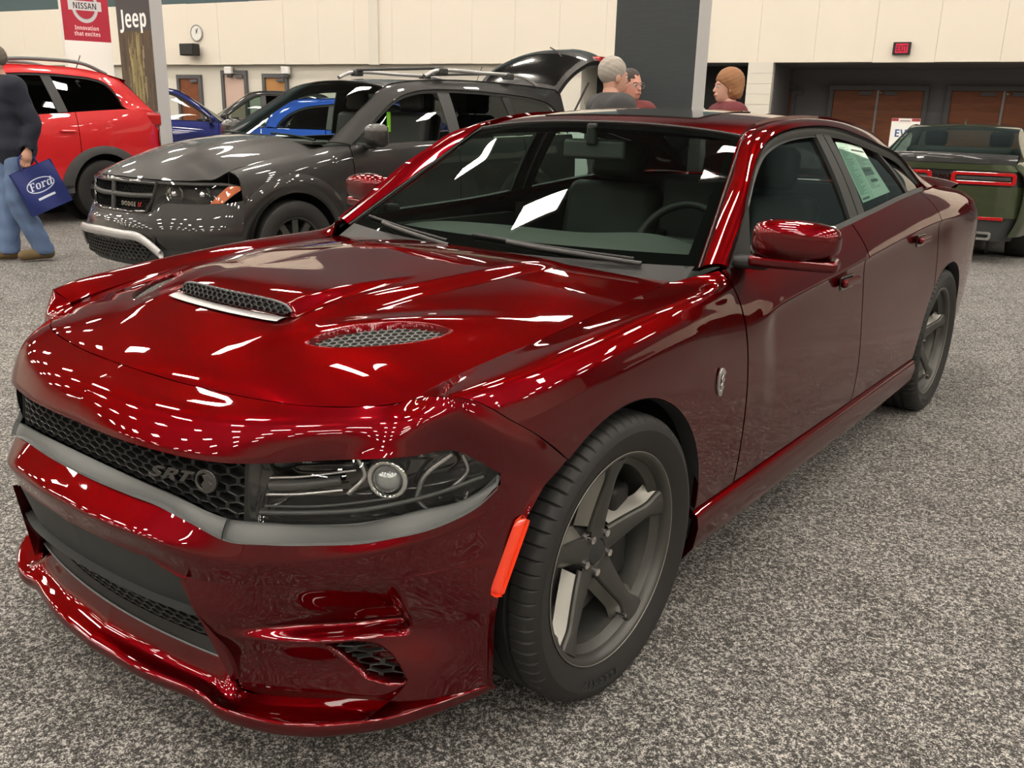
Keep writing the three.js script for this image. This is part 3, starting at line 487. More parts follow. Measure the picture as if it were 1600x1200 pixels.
  // cheek inner walls
  const wallC = sheet((s, t) => { const a = V(.374, .458, .84).lerp(V(.445, .215, .782), t); a.z -= .09 * s; a.x -= .004 * s; return a; }, 4, 10);
  mesh('intake_side_wall', wallC, M.red, sedan); mesh('intake_side_wall', mirrorX(wallC), M.red, sedan);
  // ---- headlights ----
  for (const sx of [1, -1]) {
    const flip = g => sx > 0 ? g : mirrorX(g), hx0 = .497, hx1 = .869;
    const lensP = (s, t) => { const x = lerp(hx0, hx1, s), a = bot(x), b = top(x); const p = a.clone().lerp(b, t); const bul = .012 * Math.sin(Math.PI * t) * Math.min(1, (1 - s) * 6); p.z += bul * .7 - .006; p.x = x + bul * .5; return p; };
    const hl = new THREE.Group(); hl.name = 'headlight'; sedan.add(hl);
    mesh('lens', flip(sheet(lensP, 48, 12)), M.lens, hl);
    mesh('housing', flip(merge([sheet((s, t) => { const p = lensP(s, t); const e = Math.min(1, Math.min(s, 1 - s) * 9) * Math.min(1, Math.min(t, 1 - t) * 5); p.z -= .004 + .075 * e; p.x -= .03 * e; return p; }, 48, 14)])), M.gloss, hl);
    const at = (s, t, d) => { const p = lensP(s, t); return [p.x - d * .5, p.y, p.z - d * .85]; };
    // bright LED box, light guide along the lower edge, projector and its chrome arcs
    const bar = tube([at(.06, .52, .045), at(.2, .53, .045), at(.36, .56, .05)], .012, 20, 10), bar2 = tube([at(.05, .40, .035), at(.2, .41, .035), at(.38, .44, .04)], .0035, 20, 6), bar3 = tube([at(.05, .66, .04), at(.2, .67, .04), at(.42, .72, .045)], .003, 20, 6);
    mesh('led_bar', flip(bar), M.trimGrey, hl); mesh('chrome_strip', flip(merge([bar2, bar3])), M.satinChrome, hl);
    mesh('light_guide', flip(merge([tube([at(.02, .13, .018), at(.25, .15, .018), at(.5, .17, .018), at(.75, .22, .018), at(.93, .4, .018)], .0052, 60, 8), tube([at(.02, .21, .03), at(.3, .22, .03), at(.6, .25, .03)], .003, 40, 6)])), M.trimGrey, hl);
    const pc = at(.56, .56, .055), pr = new THREE.SphereGeometry(.033, 24, 16); pr.translate(...pc);
    mesh('projector', flip(pr), phy({ color: lin(.35, .37, .37), roughness: .04, metalness: .6, clearcoat: 1 }), hl);
    const rg = new THREE.TorusGeometry(.038, .006, 10, 32); rg.rotateY(.45); rg.translate(pc[0] + .008, pc[1], pc[2] + .012);
    mesh('projector_ring', flip(rg), M.chrome, hl);
    mesh('reflector', flip(merge([tube([at(.66, .15, .05), at(.70, .5, .05), at(.80, .85, .03)], .006, 24, 8), tube([at(.80, .2, .04), at(.86, .5, .04), at(.84, .85, .03)], .0045, 24, 8), tube([at(.40, .35, .05), at(.46, .62, .05), at(.42, .9, .04)], .005, 24, 8)])), M.satinChrome, hl);
    // orange side marker on the edge of the arch
    const mk = sheet((s, t) => { const a = V(.885, .436, .428).lerp(V(.905, .594, .368), t); const w = .017 * Math.pow(Math.max(0, 1 - Math.pow(Math.abs(2 * t - 1), 8)), .5); a.z += lerp(-.2, 1, s) * w; a.x += .006 - .010 * s * s + .002 * Math.sin(Math.PI * s) - lerp(-.2, 1, s) * w * .35; return a; }, 6, 24, { flange: .008 });
    mesh('side_marker', flip(mk), M.amber, sedan).userData.label = 'bright orange side marker';
  }
}
// ---- greenhouse ----
const RAIL_IN = [[.756, .972, -.662], [.705, 1.09, -.85], [.645, 1.225, -1.068], [.588, 1.35, -1.272], [.575, 1.392, -1.45], [.57, 1.416, -1.8], [.57, 1.412, -2.2], [.575, 1.385, -2.55], [.585, 1.345, -2.78], [.625, 1.235, -3.08], [.68, 1.14, -3.32], [.735, 1.098, -3.46]];
const RAIL_OUT = [[.829, .985, -.685], [.79, 1.09, -.84], [.75, 1.186, -.967], [.71, 1.26, -1.09], [.686, 1.318, -1.2], [.672, 1.352, -1.33], [.662, 1.374, -1.5], [.656, 1.384, -1.7], [.655, 1.385, -1.874], [.656, 1.376, -2.05], [.662, 1.35, -2.274], [.672, 1.313, -2.529], [.692, 1.264, -2.784], [.722, 1.20, -2.905], [.76, 1.145, -2.945], [.805, 1.11, -2.93]];
const railIn = curve(RAIL_IN), railOut = curve(RAIL_OUT);
const zOnCurve = (c) => { const q = []; for (let i = 0; i <= 1500; i++) q.push(c.getPoint(i / 1500)); return z => { for (let i = 0; i < 1500; i++) if (q[i + 1].z <= z) return q[i].clone().lerp(q[i + 1], clamp((z - q[i].z) / (q[i + 1].z - q[i].z || 1e-6), 0, 1)); return q[1500].clone(); }; };
const inAtZ = zOnCurve(railIn);
{
  const rail = sheet((s, t) => {
    const a = railIn.getPointAt(s), b = railOut.getPointAt(s), m = a.clone().lerp(b, .5).add(V(.020, .030, s < .25 ? .014 : s > .8 ? -.01 : 0).multiplyScalar(s < .25 ? .75 : .8));
    const u = t; return a.multiplyScalar((1 - u) * (1 - u)).addScaledVector(m, 2 * u * (1 - u)).addScaledVector(b, u * u);
  }, 160, 14, { flange: .012, sides: 'tTs' });
  mesh('roof_rail', rail, M.red, sedan); mesh('roof_rail', mirrorX(rail), M.red, sedan);
  // centre-line heights and positions for the bowed sheets
  const bow = (mid, z0, z1, px, pw) => (s, t) => { const e = inAtZ(lerp(z0, z1, t)), c = mid(t), k = Math.abs(2 * s - 1), sg = Math.sign(2 * s - 1); return V(sg * e.x * k, c[0] - (c[0] - e.y) * Math.pow(k, pw), c[1] - (c[1] - e.z) * Math.pow(k, px)); };
  const roofMid = pchip([[0, 1.388, -1.235], [.12, 1.415, -1.40], [.33, 1.442, -1.72], [.55, 1.446, -2.05], [.78, 1.428, -2.42], [1, 1.385, -2.72]]);
  const roofF = bow(roofMid, -1.276, -2.775, 2, 2.4);
  mesh('roof', sheet((s, t) => roofF(lerp(.004, .996, s), t), 60, 70, { flange: .012 }), M.red, sedan);
  // sunroof glass and a shark-fin antenna
  mesh('sunroof', sheet((s, t) => { const p = roofF(lerp(.2, .8, s), lerp(.10, .42, t)); p.y += .004; return p; }, 30, 20, { flange: .008 }), M.gloss, sedan);
  mesh('windshield', sheet(bow(pchip([[0, .968, -.50], [.5, 1.188, -.875], [1, 1.384, -1.228]]), -.668, -1.272, 2, 2.2), 40, 40), M.windshield, sedan);
  mesh('rear_window', sheet(bow(pchip([[0, 1.378, -2.735], [.5, 1.26, -3.12], [1, 1.105, -3.56]]), -2.79, -3.455, 2, 2.2), 30, 24), M.privacy, sedan);
  // black frit band along the windshield edge and the cowl under the wipers
  const wsF = bow(pchip([[0, .968, -.50], [.5, 1.188, -.875], [1, 1.384, -1.228]]), -.668, -1.272, 2, 2.2);
  const frit = [];
  frit.push(sheet((s, t) => { const p = wsF(s, lerp(0, .10, t)); p.y -= .004; return p; }, 40, 3));
  frit.push(sheet((s, t) => { const p = wsF(s, lerp(.955, 1, t)); p.y -= .004; return p; }, 40, 3));
  for (const a of [[0, .03], [.97, 1]]) frit.push(sheet((s, t) => { const p = wsF(lerp(a[0], a[1], s), t); p.y -= .004; return p; }, 3, 30));
  mesh('windshield_frit', frit, M.frit, sedan);
  mesh('windshield_molding', [tube(RAIL_IN.slice(0, 4).map(p => [p[0] - .004, p[1] + .004, p[2]]), .0045, 40, 6), mirrorX(tube(RAIL_IN.slice(0, 4).map(p => [p[0] - .004, p[1] + .004, p[2]]), .0045, 40, 6)), tube([...Array(21).keys()].map(i => { const p = roofF(lerp(.003, .997, i / 20), 0); return [p.x, p.y - .001, p.z + .004]; }), .0045, 60, 6)], M.trimGrey, sedan);
  mesh('cowl', sheet((s, t) => { const x = lerp(-.74, .74, s), z0 = hoodRear(Math.abs(x)); const a = V(x, hoodY(Math.min(Math.abs(x), .69), z0, false) - .018, z0 + .03); const b = wsF((x / .757 + 1) / 2, .02); return a.lerp(b, t); }, 40, 4), M.black, sedan);
  // wipers
  for (const [xa, xb, lift] of [[.02, .60, .0], [-.62, -.08, 0]]) {
    const pt = (x, h, u) => { const p = wsF((x / .757 + 1) / 2, u); return [p.x, p.y + h * .87, p.z + h * .49]; };
    const w = new THREE.Group(); w.name = 'wiper'; sedan.add(w);
    mesh('arm', tube([pt(xb, .012, .0), pt(lerp(xb, xa, .25), .020, .012), pt(lerp(xb, xa, .6), .022, .035), pt(lerp(xb, xa, .8), .018, .055)], .0075, 30, 8), M.trimGrey, w);
    mesh('blade', tube([pt(xb - .03, .010, .03), pt(lerp(xb, xa, .5), .012, .055), pt(xa - .05, .010, .085)], .0055, 30, 6), M.black, w);
  }
  // ---- side windows ----
  const beltK = z => { const p = side(z, 8); return V(p.x - .012, p.y + .012, p.z); };
  // upper edge of the opening by z, with the front and rear slopes of the outline
  const outQ = []; for (let i = 0; i <= 1500; i++) outQ.push(railOut.getPoint(i / 1500));
  const upAtZ = z => { let best = outQ[0], d = 9; for (const q of outQ) if (q.y > 1.0 && Math.abs(q.z - z) < d) { d = Math.abs(q.z - z); best = q; } return best.clone(); };
  const win = (z0, z1, lean0, lean1, inset = .02, trimT = .028) => (s, t) => {         // lean: how far the upright moves back at the top
    const zb = lerp(z0, z1, s); let zt = lerp(z0 + lean0, z1 + lean1, s); const a = beltK(zb), u = upAtZ(zt); a.y += trimT * .2; const b = u; b.y -= trimT; b.x += .004;
    const p = a.lerp(b, t); p.x += .012 * Math.sin(Math.PI * t) - inset * .5; return p;
  };
  const glass = (n, f, m, ns = 30, nt = 20) => { const g = sheet(f, ns, nt); mesh(n, g, m, sedan); mesh(n, mirrorX(g), m, sedan); };
  const triF = (s, t) => { const z = lerp(-.735, -1.80, s); return win(-.735, -1.80, 0, 0)(s, t); };
  glass('front_door_glass', (s, t) => { const zb = lerp(-.74, -1.80, s), a = beltK(zb), sl = clamp((-zb - .74) / .5, 0, 1); const zt = zb + .03 * t; const u = upAtZ(Math.min(-.745, zb)); u.y -= .03; const p = a.lerp(u, t); p.z = lerp(zb, zb, t); p.x += .010 * Math.sin(Math.PI * t) - .012; return p; }, M.sideGlass, 40, 24);
  glass('rear_door_glass', (s, t) => { const zb = lerp(-1.93, -2.60, s), a = beltK(zb), u = upAtZ(zb); u.y -= .03; const p = a.lerp(u, t); p.x += .010 * Math.sin(Math.PI * t) - .012; return p; }, M.sideGlass, 30, 20);
  glass('quarter_glass', (s, t) => { const zb = lerp(-2.635, -2.915, s), a = beltK(zb), u = upAtZ(zb); u.y -= .028; const p = a.lerp(u, t); p.x += .008 * Math.sin(Math.PI * t) - .012; return p; }, M.privacy, 16, 16);
  // black B pillar and thin posts
  const post = (z0, z1, top0, top1, m, n, off = 0) => { const g = sheet((s, t) => { const zb = lerp(z0, z1, s), zt = lerp(top0, top1, s), a = beltK(zb), u = upAtZ(zt); u.y -= .02; const p = a.lerp(u, t); p.z = lerp(zb, zt, t); p.x += .010 * Math.sin(Math.PI * t) + off; return p; }, 6, 24, { flange: .014 }); mesh(n, g, m, sedan); mesh(n, mirrorX(g), m, sedan); };
  post(-1.775, -1.862, -1.765, -1.842, M.matteDark, 'door_pillar', 0); post(-1.872, -1.945, -1.852, -1.925, M.matteDark, 'door_pillar', 0);
  post(-2.595, -2.64, -2.52, -2.555, M.black, 'window_post', -.006);
  // grey mouldings around the opening
  const mold = (pts, w, nm) => { const c = curve(pts), g = sheet((s, t) => { const p = c.getPointAt(s); p.y -= w * t; p.x += .004 * Math.sin(Math.PI * t); return p; }, 120, 4, { flange: .010 }); mesh(nm, g, M.trimGrey, sedan); mesh(nm, mirrorX(g), M.trimGrey, sedan); };
  mold(RAIL_OUT.slice(0, 15).map(p => [p[0] + .002, p[1] - .002, p[2]]), .030, 'window_molding');
  const bm = sheet((s, t) => { const z = lerp(-.70, -2.93, s), p = side(z, 8); return V(p.x + .002 - .014 * t, p.y - .004 + .020 * t, z); }, 80, 4, { flange: .01 });
  mesh('belt_molding', bm, M.trimGrey, sedan); mesh('belt_molding', mirrorX(bm), M.trimGrey, sedan);
  // triangular mirror patch
  for (const sx of [1, -1]) {
    const tri = sheet((s, t) => { const z = lerp(-.70, -.86, s), a = side(z, 8), top = a.y + .02 + .16 * (s) * .9; return V(sx * (a.x - .01 - .05 * t * s), lerp(a.y, top, t), z - .06 * t * s); }, 8, 6, { flip: sx < 0 });
    mesh('mirror_patch', tri, M.black, sedan);
    const mg = new THREE.Group(); mg.name = 'door_mirror'; sedan.add(mg); mg.position.set(sx > 0 ? .985 : -.935, sx > 0 ? 1.062 : 1.085, sx > 0 ? -.80 : -.95);
    mg.rotation.y = sx * .22;
    const capG = new THREE.SphereGeometry(1, 40, 28); { const p = capG.attributes.position; for (let i = 0; i < p.count; i++) { let x = p.getX(i), y = p.getY(i), z = p.getZ(i); const q = v => Math.sign(v) * Math.pow(Math.abs(v), .55); x = q(x) * .124; y = q(y) * .058; z = z > 0 ? Math.pow(z, .8) * .075 : z * .02; y *= 1 - .18 * (sx * x > 0 ? x * sx / .124 : 0); p.setXYZ(i, x, y + .012, z); } capG.computeVertexNormals(); }
    mesh('mirror_cap', capG, M.red, mg);
    mesh('mirror_base', rbox(.25, .036, .09, .014, 0, -.052, .004), M.red, mg);
    mesh('mirror_arm', rbox(.12, .034, .075, .014, -sx * .125, -.062, .0), M.black, mg);
    mesh('mirror_glass', rbox(.205, .088, .008, .004, 0, .012, -.022), M.chrome, mg);
  }
  // door handles
  for (const sx of [1, -1]) for (const [z, y] of [[-1.555, .852], [-2.52, .92]]) {
    const x = side(z, kAt(z, y)).x;
    const h = new THREE.Group(); h.name = 'door_handle'; sedan.add(h); h.position.set(sx * (x + .006), y, z);
    mesh('grip', rbox(.026, .030, .165, .012, sx * .012, .0, 0), M.red, h);
    mesh('recess', rbox(.012, .052, .13, .01, -sx * .006, -.004, 0), M.gloss, h);
  }
  // deck, spoiler, rear bumper
  const deck = sheet((s, t) => { const z = lerp(-3.52, -4.08, t), e = side(z, 8), k = Math.abs(2 * s - 1); return V(Math.sign(2 * s - 1) * e.x * k, e.y + .022 * (1 - k * k), z - .03 * (1 - k * k) * t); }, 30, 16, { flange: .012 });
  mesh('trunk_lid', deck, M.red, sedan);
  const sp = sheet((s, t) => { const x = lerp(-.70, .70, s), e = 1 - Math.pow(Math.abs(x) / .70, 6) * .6; const prof = [[.0, -3.97], [.030, -4.07], [.050, -4.16], [.034, -4.175], [-.012, -4.12]]; const q = t * 4, i = Math.min(3, Math.floor(q)), u = q - i; return V(x, 1.068 + lerp(prof[i][0], prof[i + 1][0], u) * e + .012 * (1 - x * x / .49), lerp(prof[i][1], prof[i + 1][1], u) + .05 * x * x); }, 40, 12);
  mesh('spoiler', sp, M.red, sedan);
  const rb = sheet((s, t) => { const k = lerp(0, 7.9, t), e = side(-4.12, k), a = lerp(-1, 1, s); return V(e.x * Math.sign(a) * Math.pow(Math.abs(a), .8), e.y, -4.12 - .10 * (1 - Math.pow(Math.abs(a), 2.5))); }, 40, 24);
  mesh('rear_bumper', rb, M.red, sedan);
  // badge on the fender
  const bx = side(-.468, kAt(-.468, .713)).x;
  for (const sx of [1, -1]) {
    const shp = new THREE.Shape(); [[-.012, -.045], [.004, -.05], [.012, -.03], [.02, -.02], [.010, -.008], [.022, .004], [.014, .018], [.026, .03], [.010, .046], [-.006, .05], [-.02, .036], [-.026, .01], [-.024, -.02]].forEach(([x, y], i) => i ? shp.lineTo(x, y) : shp.moveTo(x, y));
    const hole = new THREE.Path(); [[-.008, -.03], [.002, -.03], [-.002, -.012], [.006, -.004], [-.002, .012], [.008, .026], [-.004, .034], [-.016, .018], [-.016, -.01]].forEach(([x, y], i) => i ? hole.lineTo(x, y) : hole.moveTo(x, y)); shp.holes.push(hole);
    const bg = new THREE.ExtrudeGeometry(shp, { depth: .004, bevelSize: .0015, bevelThickness: .0015, bevelSegments: 1 }); bg.rotateY(Math.PI / 2); bg.scale(1, .8, .8); if (sx < 0) bg.scale(-1, 1, 1); bg.translate(sx * (bx + .002), .713, -.468);
    mesh('fender_emblem', bg, M.satinChrome, sedan).userData.label = 'small chrome cat head emblem';
  }
  // fuel door line and window sticker inside the rear door glass
  const st = canvasTex(512, 740, (g, w, h) => {
    g.fillStyle = '#d9f2e2'; g.fillRect(0, 0, w, h); g.fillStyle = '#c3e6d2'; g.fillRect(0, 0, w * .42, h);
    g.fillStyle = '#5c6b64'; for (let i = 0; i < 46; i++) { const y = 60 + i * 13; g.fillRect(20, y, 60 + hash2(i, 3) * 110, 4); } for (let i = 0; i < 30; i++) { const y = 120 + i * 17; g.fillRect(240, y, 80 + hash2(i, 7) * 150, 5); }
    g.fillStyle = '#3e4a45'; g.fillRect(240, 70, 250, 26); g.fillStyle = '#77867f'; g.fillRect(250, 330, 190, 110); g.fillStyle = '#52605a'; g.fillRect(265, 350, 130, 40); g.fillRect(300, 500, 130, 40); g.fillRect(20, 690, 120, 24); g.fillStyle = '#e8faef'; g.fillRect(250, 30, 230, 26);
  });
  const stick = sheet((s, t) => { const zb = lerp(-2.03, -2.42, s), a = beltK(zb), u = upAtZ(lerp(-1.99, -2.30, s)); const p = a.clone().lerp(u, lerp(.08, .84, t)); p.z = lerp(zb, lerp(-1.985, -2.30, s), t * .8); p.x -= .022; return p; }, 10, 10);
  { const uv = stick.attributes.uv; let m0 = 0, m1 = 0; for (let i = 0; i < uv.count; i++) { m0 = Math.max(m0, uv.getX(i)); m1 = Math.max(m1, uv.getY(i)); } for (let i = 0; i < uv.count; i++) uv.setXY(i, uv.getX(i) / m0, uv.getY(i) / m1); }
  single('window_sticker', 'pale printed price sheet inside the rear door window of the red sedan', 'sticker', stick, std({ map: st, roughness: .6, side: THREE.DoubleSide }));
}
// ---- cabin ----
{
  const cab = sedan;
  mesh('dashboard', sheet((s, t) => { const x = lerp(-.72, .72, s), q = [[.955, -.56], [.985, -.75], [1.0, -.95], [.985, -1.08], [.90, -1.16], [.72, -1.18]]; const i = Math.min(4, Math.floor(t * 5)), u = t * 5 - i; const hood = .028 * Math.exp(-Math.pow((x - .37) / .2, 2)) * sstep(-.85, -1.05, lerp(q[i][1], q[i + 1][1], u)); return V(x, lerp(q[i][0], q[i + 1][0], u) + hood - .04 * Math.pow(Math.abs(x) / .72, 4), lerp(q[i][1], q[i + 1][1], u)); }, 50, 20), M.dash, cab);
  const sw = new THREE.Group(); sw.name = 'steering_wheel'; cab.add(sw); sw.position.set(.37, .93, -1.28); sw.rotation.x = -.42;
  mesh('wheel_rim', new THREE.TorusGeometry(.185, .016, 12, 48), M.black, sw); mesh('wheel_hub', rbox(.16, .11, .05, .03), M.black, sw); mesh('wheel_spokes', [box(.34, .03, .02), box(.03, .18, .02, 0, -.09, 0)], M.trimGrey, sw);
  const seat = (x, z, w) => { const g = new THREE.Group(); g.name = 'car_seat'; cab.add(g); g.position.set(x, 0, z); mesh('cushion', rbox(w, .16, .5, .06, 0, .5, .1), M.seat, g); const b = mesh('seat_back', rbox(w, .62, .14, .06, 0, .3, 0), M.seat, g); b.position.set(0, .52, -.16); b.rotation.x = -.26; if (w < 1) { const h = mesh('headrest', rbox(.27, .18, .1, .045, 0, 0, 0), M.seat, g); h.position.set(0, 1.215, -.32); h.rotation.x = -.2; } };
  seat(.37, -1.72, .5); seat(-.37, -1.72, .5); seat(0, -2.68, 1.25);
  mesh('cabin_floor', [box(1.5, .02, 2.6, 0, .3, -1.9), box(1.3, .02, .5, 0, .98, -3.2)], M.interior, cab);
  mesh('headliner', sheet((s, t) => { const z = lerp(-1.30, -2.72, t), e = inAtZ(z), k = 2 * s - 1; return V(e.x * k * .98, e.y - .035 + .02 * (1 - k * k), z); }, 10, 12), M.interior, cab);
  for (const sx of [1, -1]) mesh('door_card', [box(.05, .55, 1.0, sx * .80, .68, -1.25), box(.05, .55, .95, sx * .80, .72, -2.3)], M.interior, cab);
  const rv = new THREE.Group(); rv.name = 'rear_view_mirror'; cab.add(rv); rv.position.set(.0, 1.285, -1.24); rv.rotation.y = .2;
  mesh('mirror_shell', rbox(.25, .075, .035, .015), M.trimGrey, rv); mesh('mount', rbox(.04, .08, .03, .01, 0, .055, .03), M.black, rv);
}
// ---- wheels of the sedan ----
function tyreGeo(R, halfW, rimR, sipes = 70) {
  // profile from outer bead over the tread to the inner bead: [x outwards, r]
  const pr = [[.098, rimR - .006], [.112, rimR + .004], [.122, rimR + .025], [.133, rimR + .05], [.1365, rimR + .066], [.132, R - .022], [.124, R - .010], [.113, R - .003], [.098, R], [.074, R + .001], [.072, R - .007], [.062, R - .007], [.060, R + .001], [.032, R + .001], [.030, R - .007], [.020, R - .007], [.018, R + .001], [-.018, R + .001], [-.020, R - .007], [-.030, R - .007], [-.032, R + .001], [-.072, R + .001], [-.074, R - .007], [-.084, R - .007], [-.086, R], [-.113, R - .003], [-.126, R - .012], [-.1365, rimR + .06], [-.12, rimR + .02], [-.098, rimR - .006]];
  const N = sipes * 8, pos = [], idx = [], n = pr.length;
  for (let j = 0; j < N; j++) { const a = j / N * Math.PI * 2, cut = j % 8 === 0; for (let i = 0; i < n; i++) { let [x, r] = pr[i]; const skew = 0; if (cut && ((i >= 6 && i <= 9) || (i >= 24 && i <= 26))) r -= .005; pos.push(x * halfW / .1375, r * Math.sin(a), r * Math.cos(a)); } }
  for (let j = 0; j < N; j++) for (let i = 0; i < n - 1; i++) { const a = j * n + i, b = ((j + 1) % N) * n + i; idx.push(a, b, a + 1, b, b + 1, a + 1); }
  const g = new THREE.BufferGeometry(); g.setAttribute('position', new THREE.Float32BufferAttribute(pos, 3)); g.setIndex(idx); return toCreasedNormals(g, .45);
}
const font = fontEarly;
function makeWheel(name) {
  const w = new THREE.Group(); w.name = name; const RR = .272;
  mesh('tyre', tyreGeo(WHEEL_R, .1375, .262), M.rubber, w);
  // raised maker's name on the outer wall
  const letters = []; [...'PIRELLI'].forEach((ch, i) => { const g = new TextGeometry(ch, { font, size: .026, depth: .0012, curveSegments: 3 }); g.computeBoundingBox(); const bb = g.boundingBox; g.translate(-(bb.min.x + bb.max.x) / 2, 0, 0); g.rotateY(Math.PI / 2); g.translate(.1345, .300, 0); g.rotateX(Math.PI * .93 - (i - 3) * -.078); letters.push(g); });
  mesh('sidewall_lettering', letters, M.matteDark, w);
  // rim: outer flange, barrel, five spokes that fall towards the hub
  const lathe = (pts, n = 96) => new THREE.LatheGeometry(pts.map(([x, r]) => new THREE.Vector2(r, x)), n).rotateZ(-Math.PI / 2);
  mesh('rim_flange', lathe([[.098, .262], [.110, .268], [.1165, RR], [.1175, RR - .005], [.112, RR - .013], [.100, RR - .019], [.085, RR - .022]]), M.rim, w);
  mesh('rim_edge', new THREE.TorusGeometry(RR - .001, .0016, 8, 120).rotateY(Math.PI / 2).translate(.1172, 0, 0), M.facet, w);
  mesh('rim_barrel', lathe([[.085, RR - .022], [.05, .238], [.02, .234], [-.04, .228], [-.10, .232], [-.115, .25]]), M.rim, w);
  mesh('rim_step', lathe([[.092, RR - .022], [.082, RR - .030], [.075, .232], [.074, .2315]]), M.rim, w);
  const hubX = .058, depth = r => lerp(hubX, .102, Math.pow(clamp((r - .05) / .2, 0, 1), 1.25));
  const spokes = [];
  for (let k = 0; k < 5; k++) {
    const sp = new THREE.Group(); sp.name = 'spoke'; w.add(sp); const a0 = Math.PI / 2 + .05 + k * Math.PI * 2 / 5;
    const P = (r, u, dx) => { const c = Math.cos(a0), s = Math.sin(a0); return V(depth(r) + dx, r * s + u * c, r * c - u * s); };
    const half = r => lerp(.036, .022, clamp((r - .05) / .14, 0, 1)) + .016 * sstep(.20, .252, r);
    const face = sheet((s, t) => { const r = lerp(.035, .2525, s), h = half(r) - .006; return P(r, lerp(-h, h, t), .004 * Math.sin(Math.PI * t) - .0); }, 24, 6, { flip: false });
    const edge = sg => sheet((s, t) => { const r = lerp(.062, .2525, s), h = half(r); const q = [[h - .006, 0], [h - .001, -.004], [h, -.012]]; const i = t < .5 ? 0 : 1, u = (t - i * .5) * 2; return P(r, sg * lerp(q[i][0], q[i + 1][0], u), lerp(q[i][1], q[i + 1][1], u)); }, 24, 4);
    mesh('spoke_face', [face, edge(1), edge(-1)], M.rim, sp);
    for (const sg of [1, -1]) mesh('spoke_flank', sheet((s, t) => { const r = lerp(.075, .2525, s), h = half(r); return P(r, sg * (h + .020 * t), -.012 - .030 * t); }, 24, 3), M.facet, sp);
  }
  mesh('hub', [lathe([[.040, .066], [.052, .062], [.060, .05], [.0615, .036], [.056, .034]], 48)], M.rim, w);
  mesh('centre_cap', [lathe([[.058, .033], [.062, .030], [.0635, .0001]], 32)], M.matteDark, w);
  for (let k = 0; k < 5; k++) { const a = Math.PI / 2 + .05 + (k + .5) * Math.PI * 2 / 5; const n = mesh('lug_nut', new THREE.CylinderGeometry(.0085, .0105, .026, 6).rotateZ(Math.PI / 2), M.chrome, w); n.position.set(.056, .0535 * Math.sin(a), .0535 * Math.cos(a)); }
  mesh('valve', new THREE.CylinderGeometry(.005, .005, .03, 10).rotateZ(Math.PI / 2).translate(.088, -.205, -.09), M.chrome, w);
  mesh('brake_disc', [lathe([[.012, .06], [.012, .19], [-.015, .19], [-.015, .06]], 64)], M.steel, w);
  mesh('brake_caliper', rbox(.07, .26, .085, .02, .008, 0, -.135), M.black, w);
  mesh('brake_hat', lathe([[.04, .001], [.04, .07], [.012, .085]], 32), M.black, w);
  return w;
}
{
  const base = makeWheel('wheel');
  const put = (o, x, z, turn) => { sedan.add(o); o.position.set(x, HUB_Y, z); o.rotation.y = turn; };
  const c = .805; base.name = 'front_wheel'; put(base, c, .004, -.02);
  for (const [n, x, z, t] of [['rear_wheel', c + .005, -WB, 0], ['front_wheel', -c, 0, Math.PI], ['rear_wheel', -c, -WB, Math.PI]]) { const o = base.clone(); o.name = n; put(o, x, z, t); }
}
// ---- grille script ----
{
  const grp = new THREE.Group(); grp.name = 'grille_badge'; sedan.add(grp); grp.position.set(.352, .671, .803); grp.rotation.set(-.1, .38, 0); grp.userData.label = 'metal SRT letters with a round cat head emblem';
  const tx = new TextGeometry('SRT', { font, size: .036, depth: .006, curveSegments: 4, bevelEnabled: true, bevelSize: .0008, bevelThickness: .001, bevelSegments: 1 }); tx.computeBoundingBox(); tx.applyMatrix4(new THREE.Matrix4().set(1.15, .45, 0, -.078, 0, .66, 0, -.008, 0, 0, .7, 0, 0, 0, 0, 1));
  mesh('letters', tx, M.rim, grp);
  const em = new THREE.Shape(); em.absarc(0, 0, .024, 0, Math.PI * 2); const h1 = new THREE.Path(); h1.absarc(-.004, .0, .017, .6, Math.PI * 2 - .6); em.holes.push(h1);
  const eg = new THREE.ExtrudeGeometry(em, { depth: .006, bevelSize: .001, bevelThickness: .001, bevelSegments: 1 }); eg.translate(.062, .002, 0);
  const f2 = new THREE.Shape(); [[-.006, -.016], [.006, -.014], [.012, -.004], [.006, .002], [.014, .008], [.004, .016], [-.008, .012], [-.004, .002], [-.010, -.006]].forEach(([x, y], i) => i ? f2.lineTo(x, y) : f2.moveTo(x, y));
  const fg = new THREE.ExtrudeGeometry(f2, { depth: .007, bevelSize: .0008, bevelThickness: .0008, bevelSegments: 1 }); fg.translate(.064, .002, 0);
  mesh('emblem', [eg, fg], M.rim, grp);
}
// ---------- shared builders for the other vehicles ----------
function sideOf(ST) {                                    // stations [z, [x, y] ...] from sill to belt
  const n = ST[0].length - 1, K = [...Array(n).keys()].map(k => pchip(ST.map(s => [s[0], ...s[k + 1]])));
  const S = (z, k) => { const p = K.map(f => f(z)), c = (a, i) => p[clamp(i, 0, n - 1)][a], i = Math.min(n - 2, Math.floor(k)), u = k - i; const cr = a => { const p0 = c(a, i - 1), p1 = c(a, i), p2 = c(a, i + 1), p3 = c(a, i + 2), m1 = (p2 - p0) / 2, m2 = (p3 - p1) / 2; return (2 * u ** 3 - 3 * u * u + 1) * p1 + (u ** 3 - 2 * u * u + u) * m1 + (-2 * u ** 3 + 3 * u * u) * p2 + (u ** 3 - u * u) * m2; }; return V(cr(0), cr(1), z); };
  const at = (z, y) => { let a = 0, b = n - 1; for (let q = 0; q < 24; q++) { const m = (a + b) / 2; S(z, m).y < y ? a = m : b = m; } return (a + b) / 2; };
  return { S, at, top: n - 1 };
}
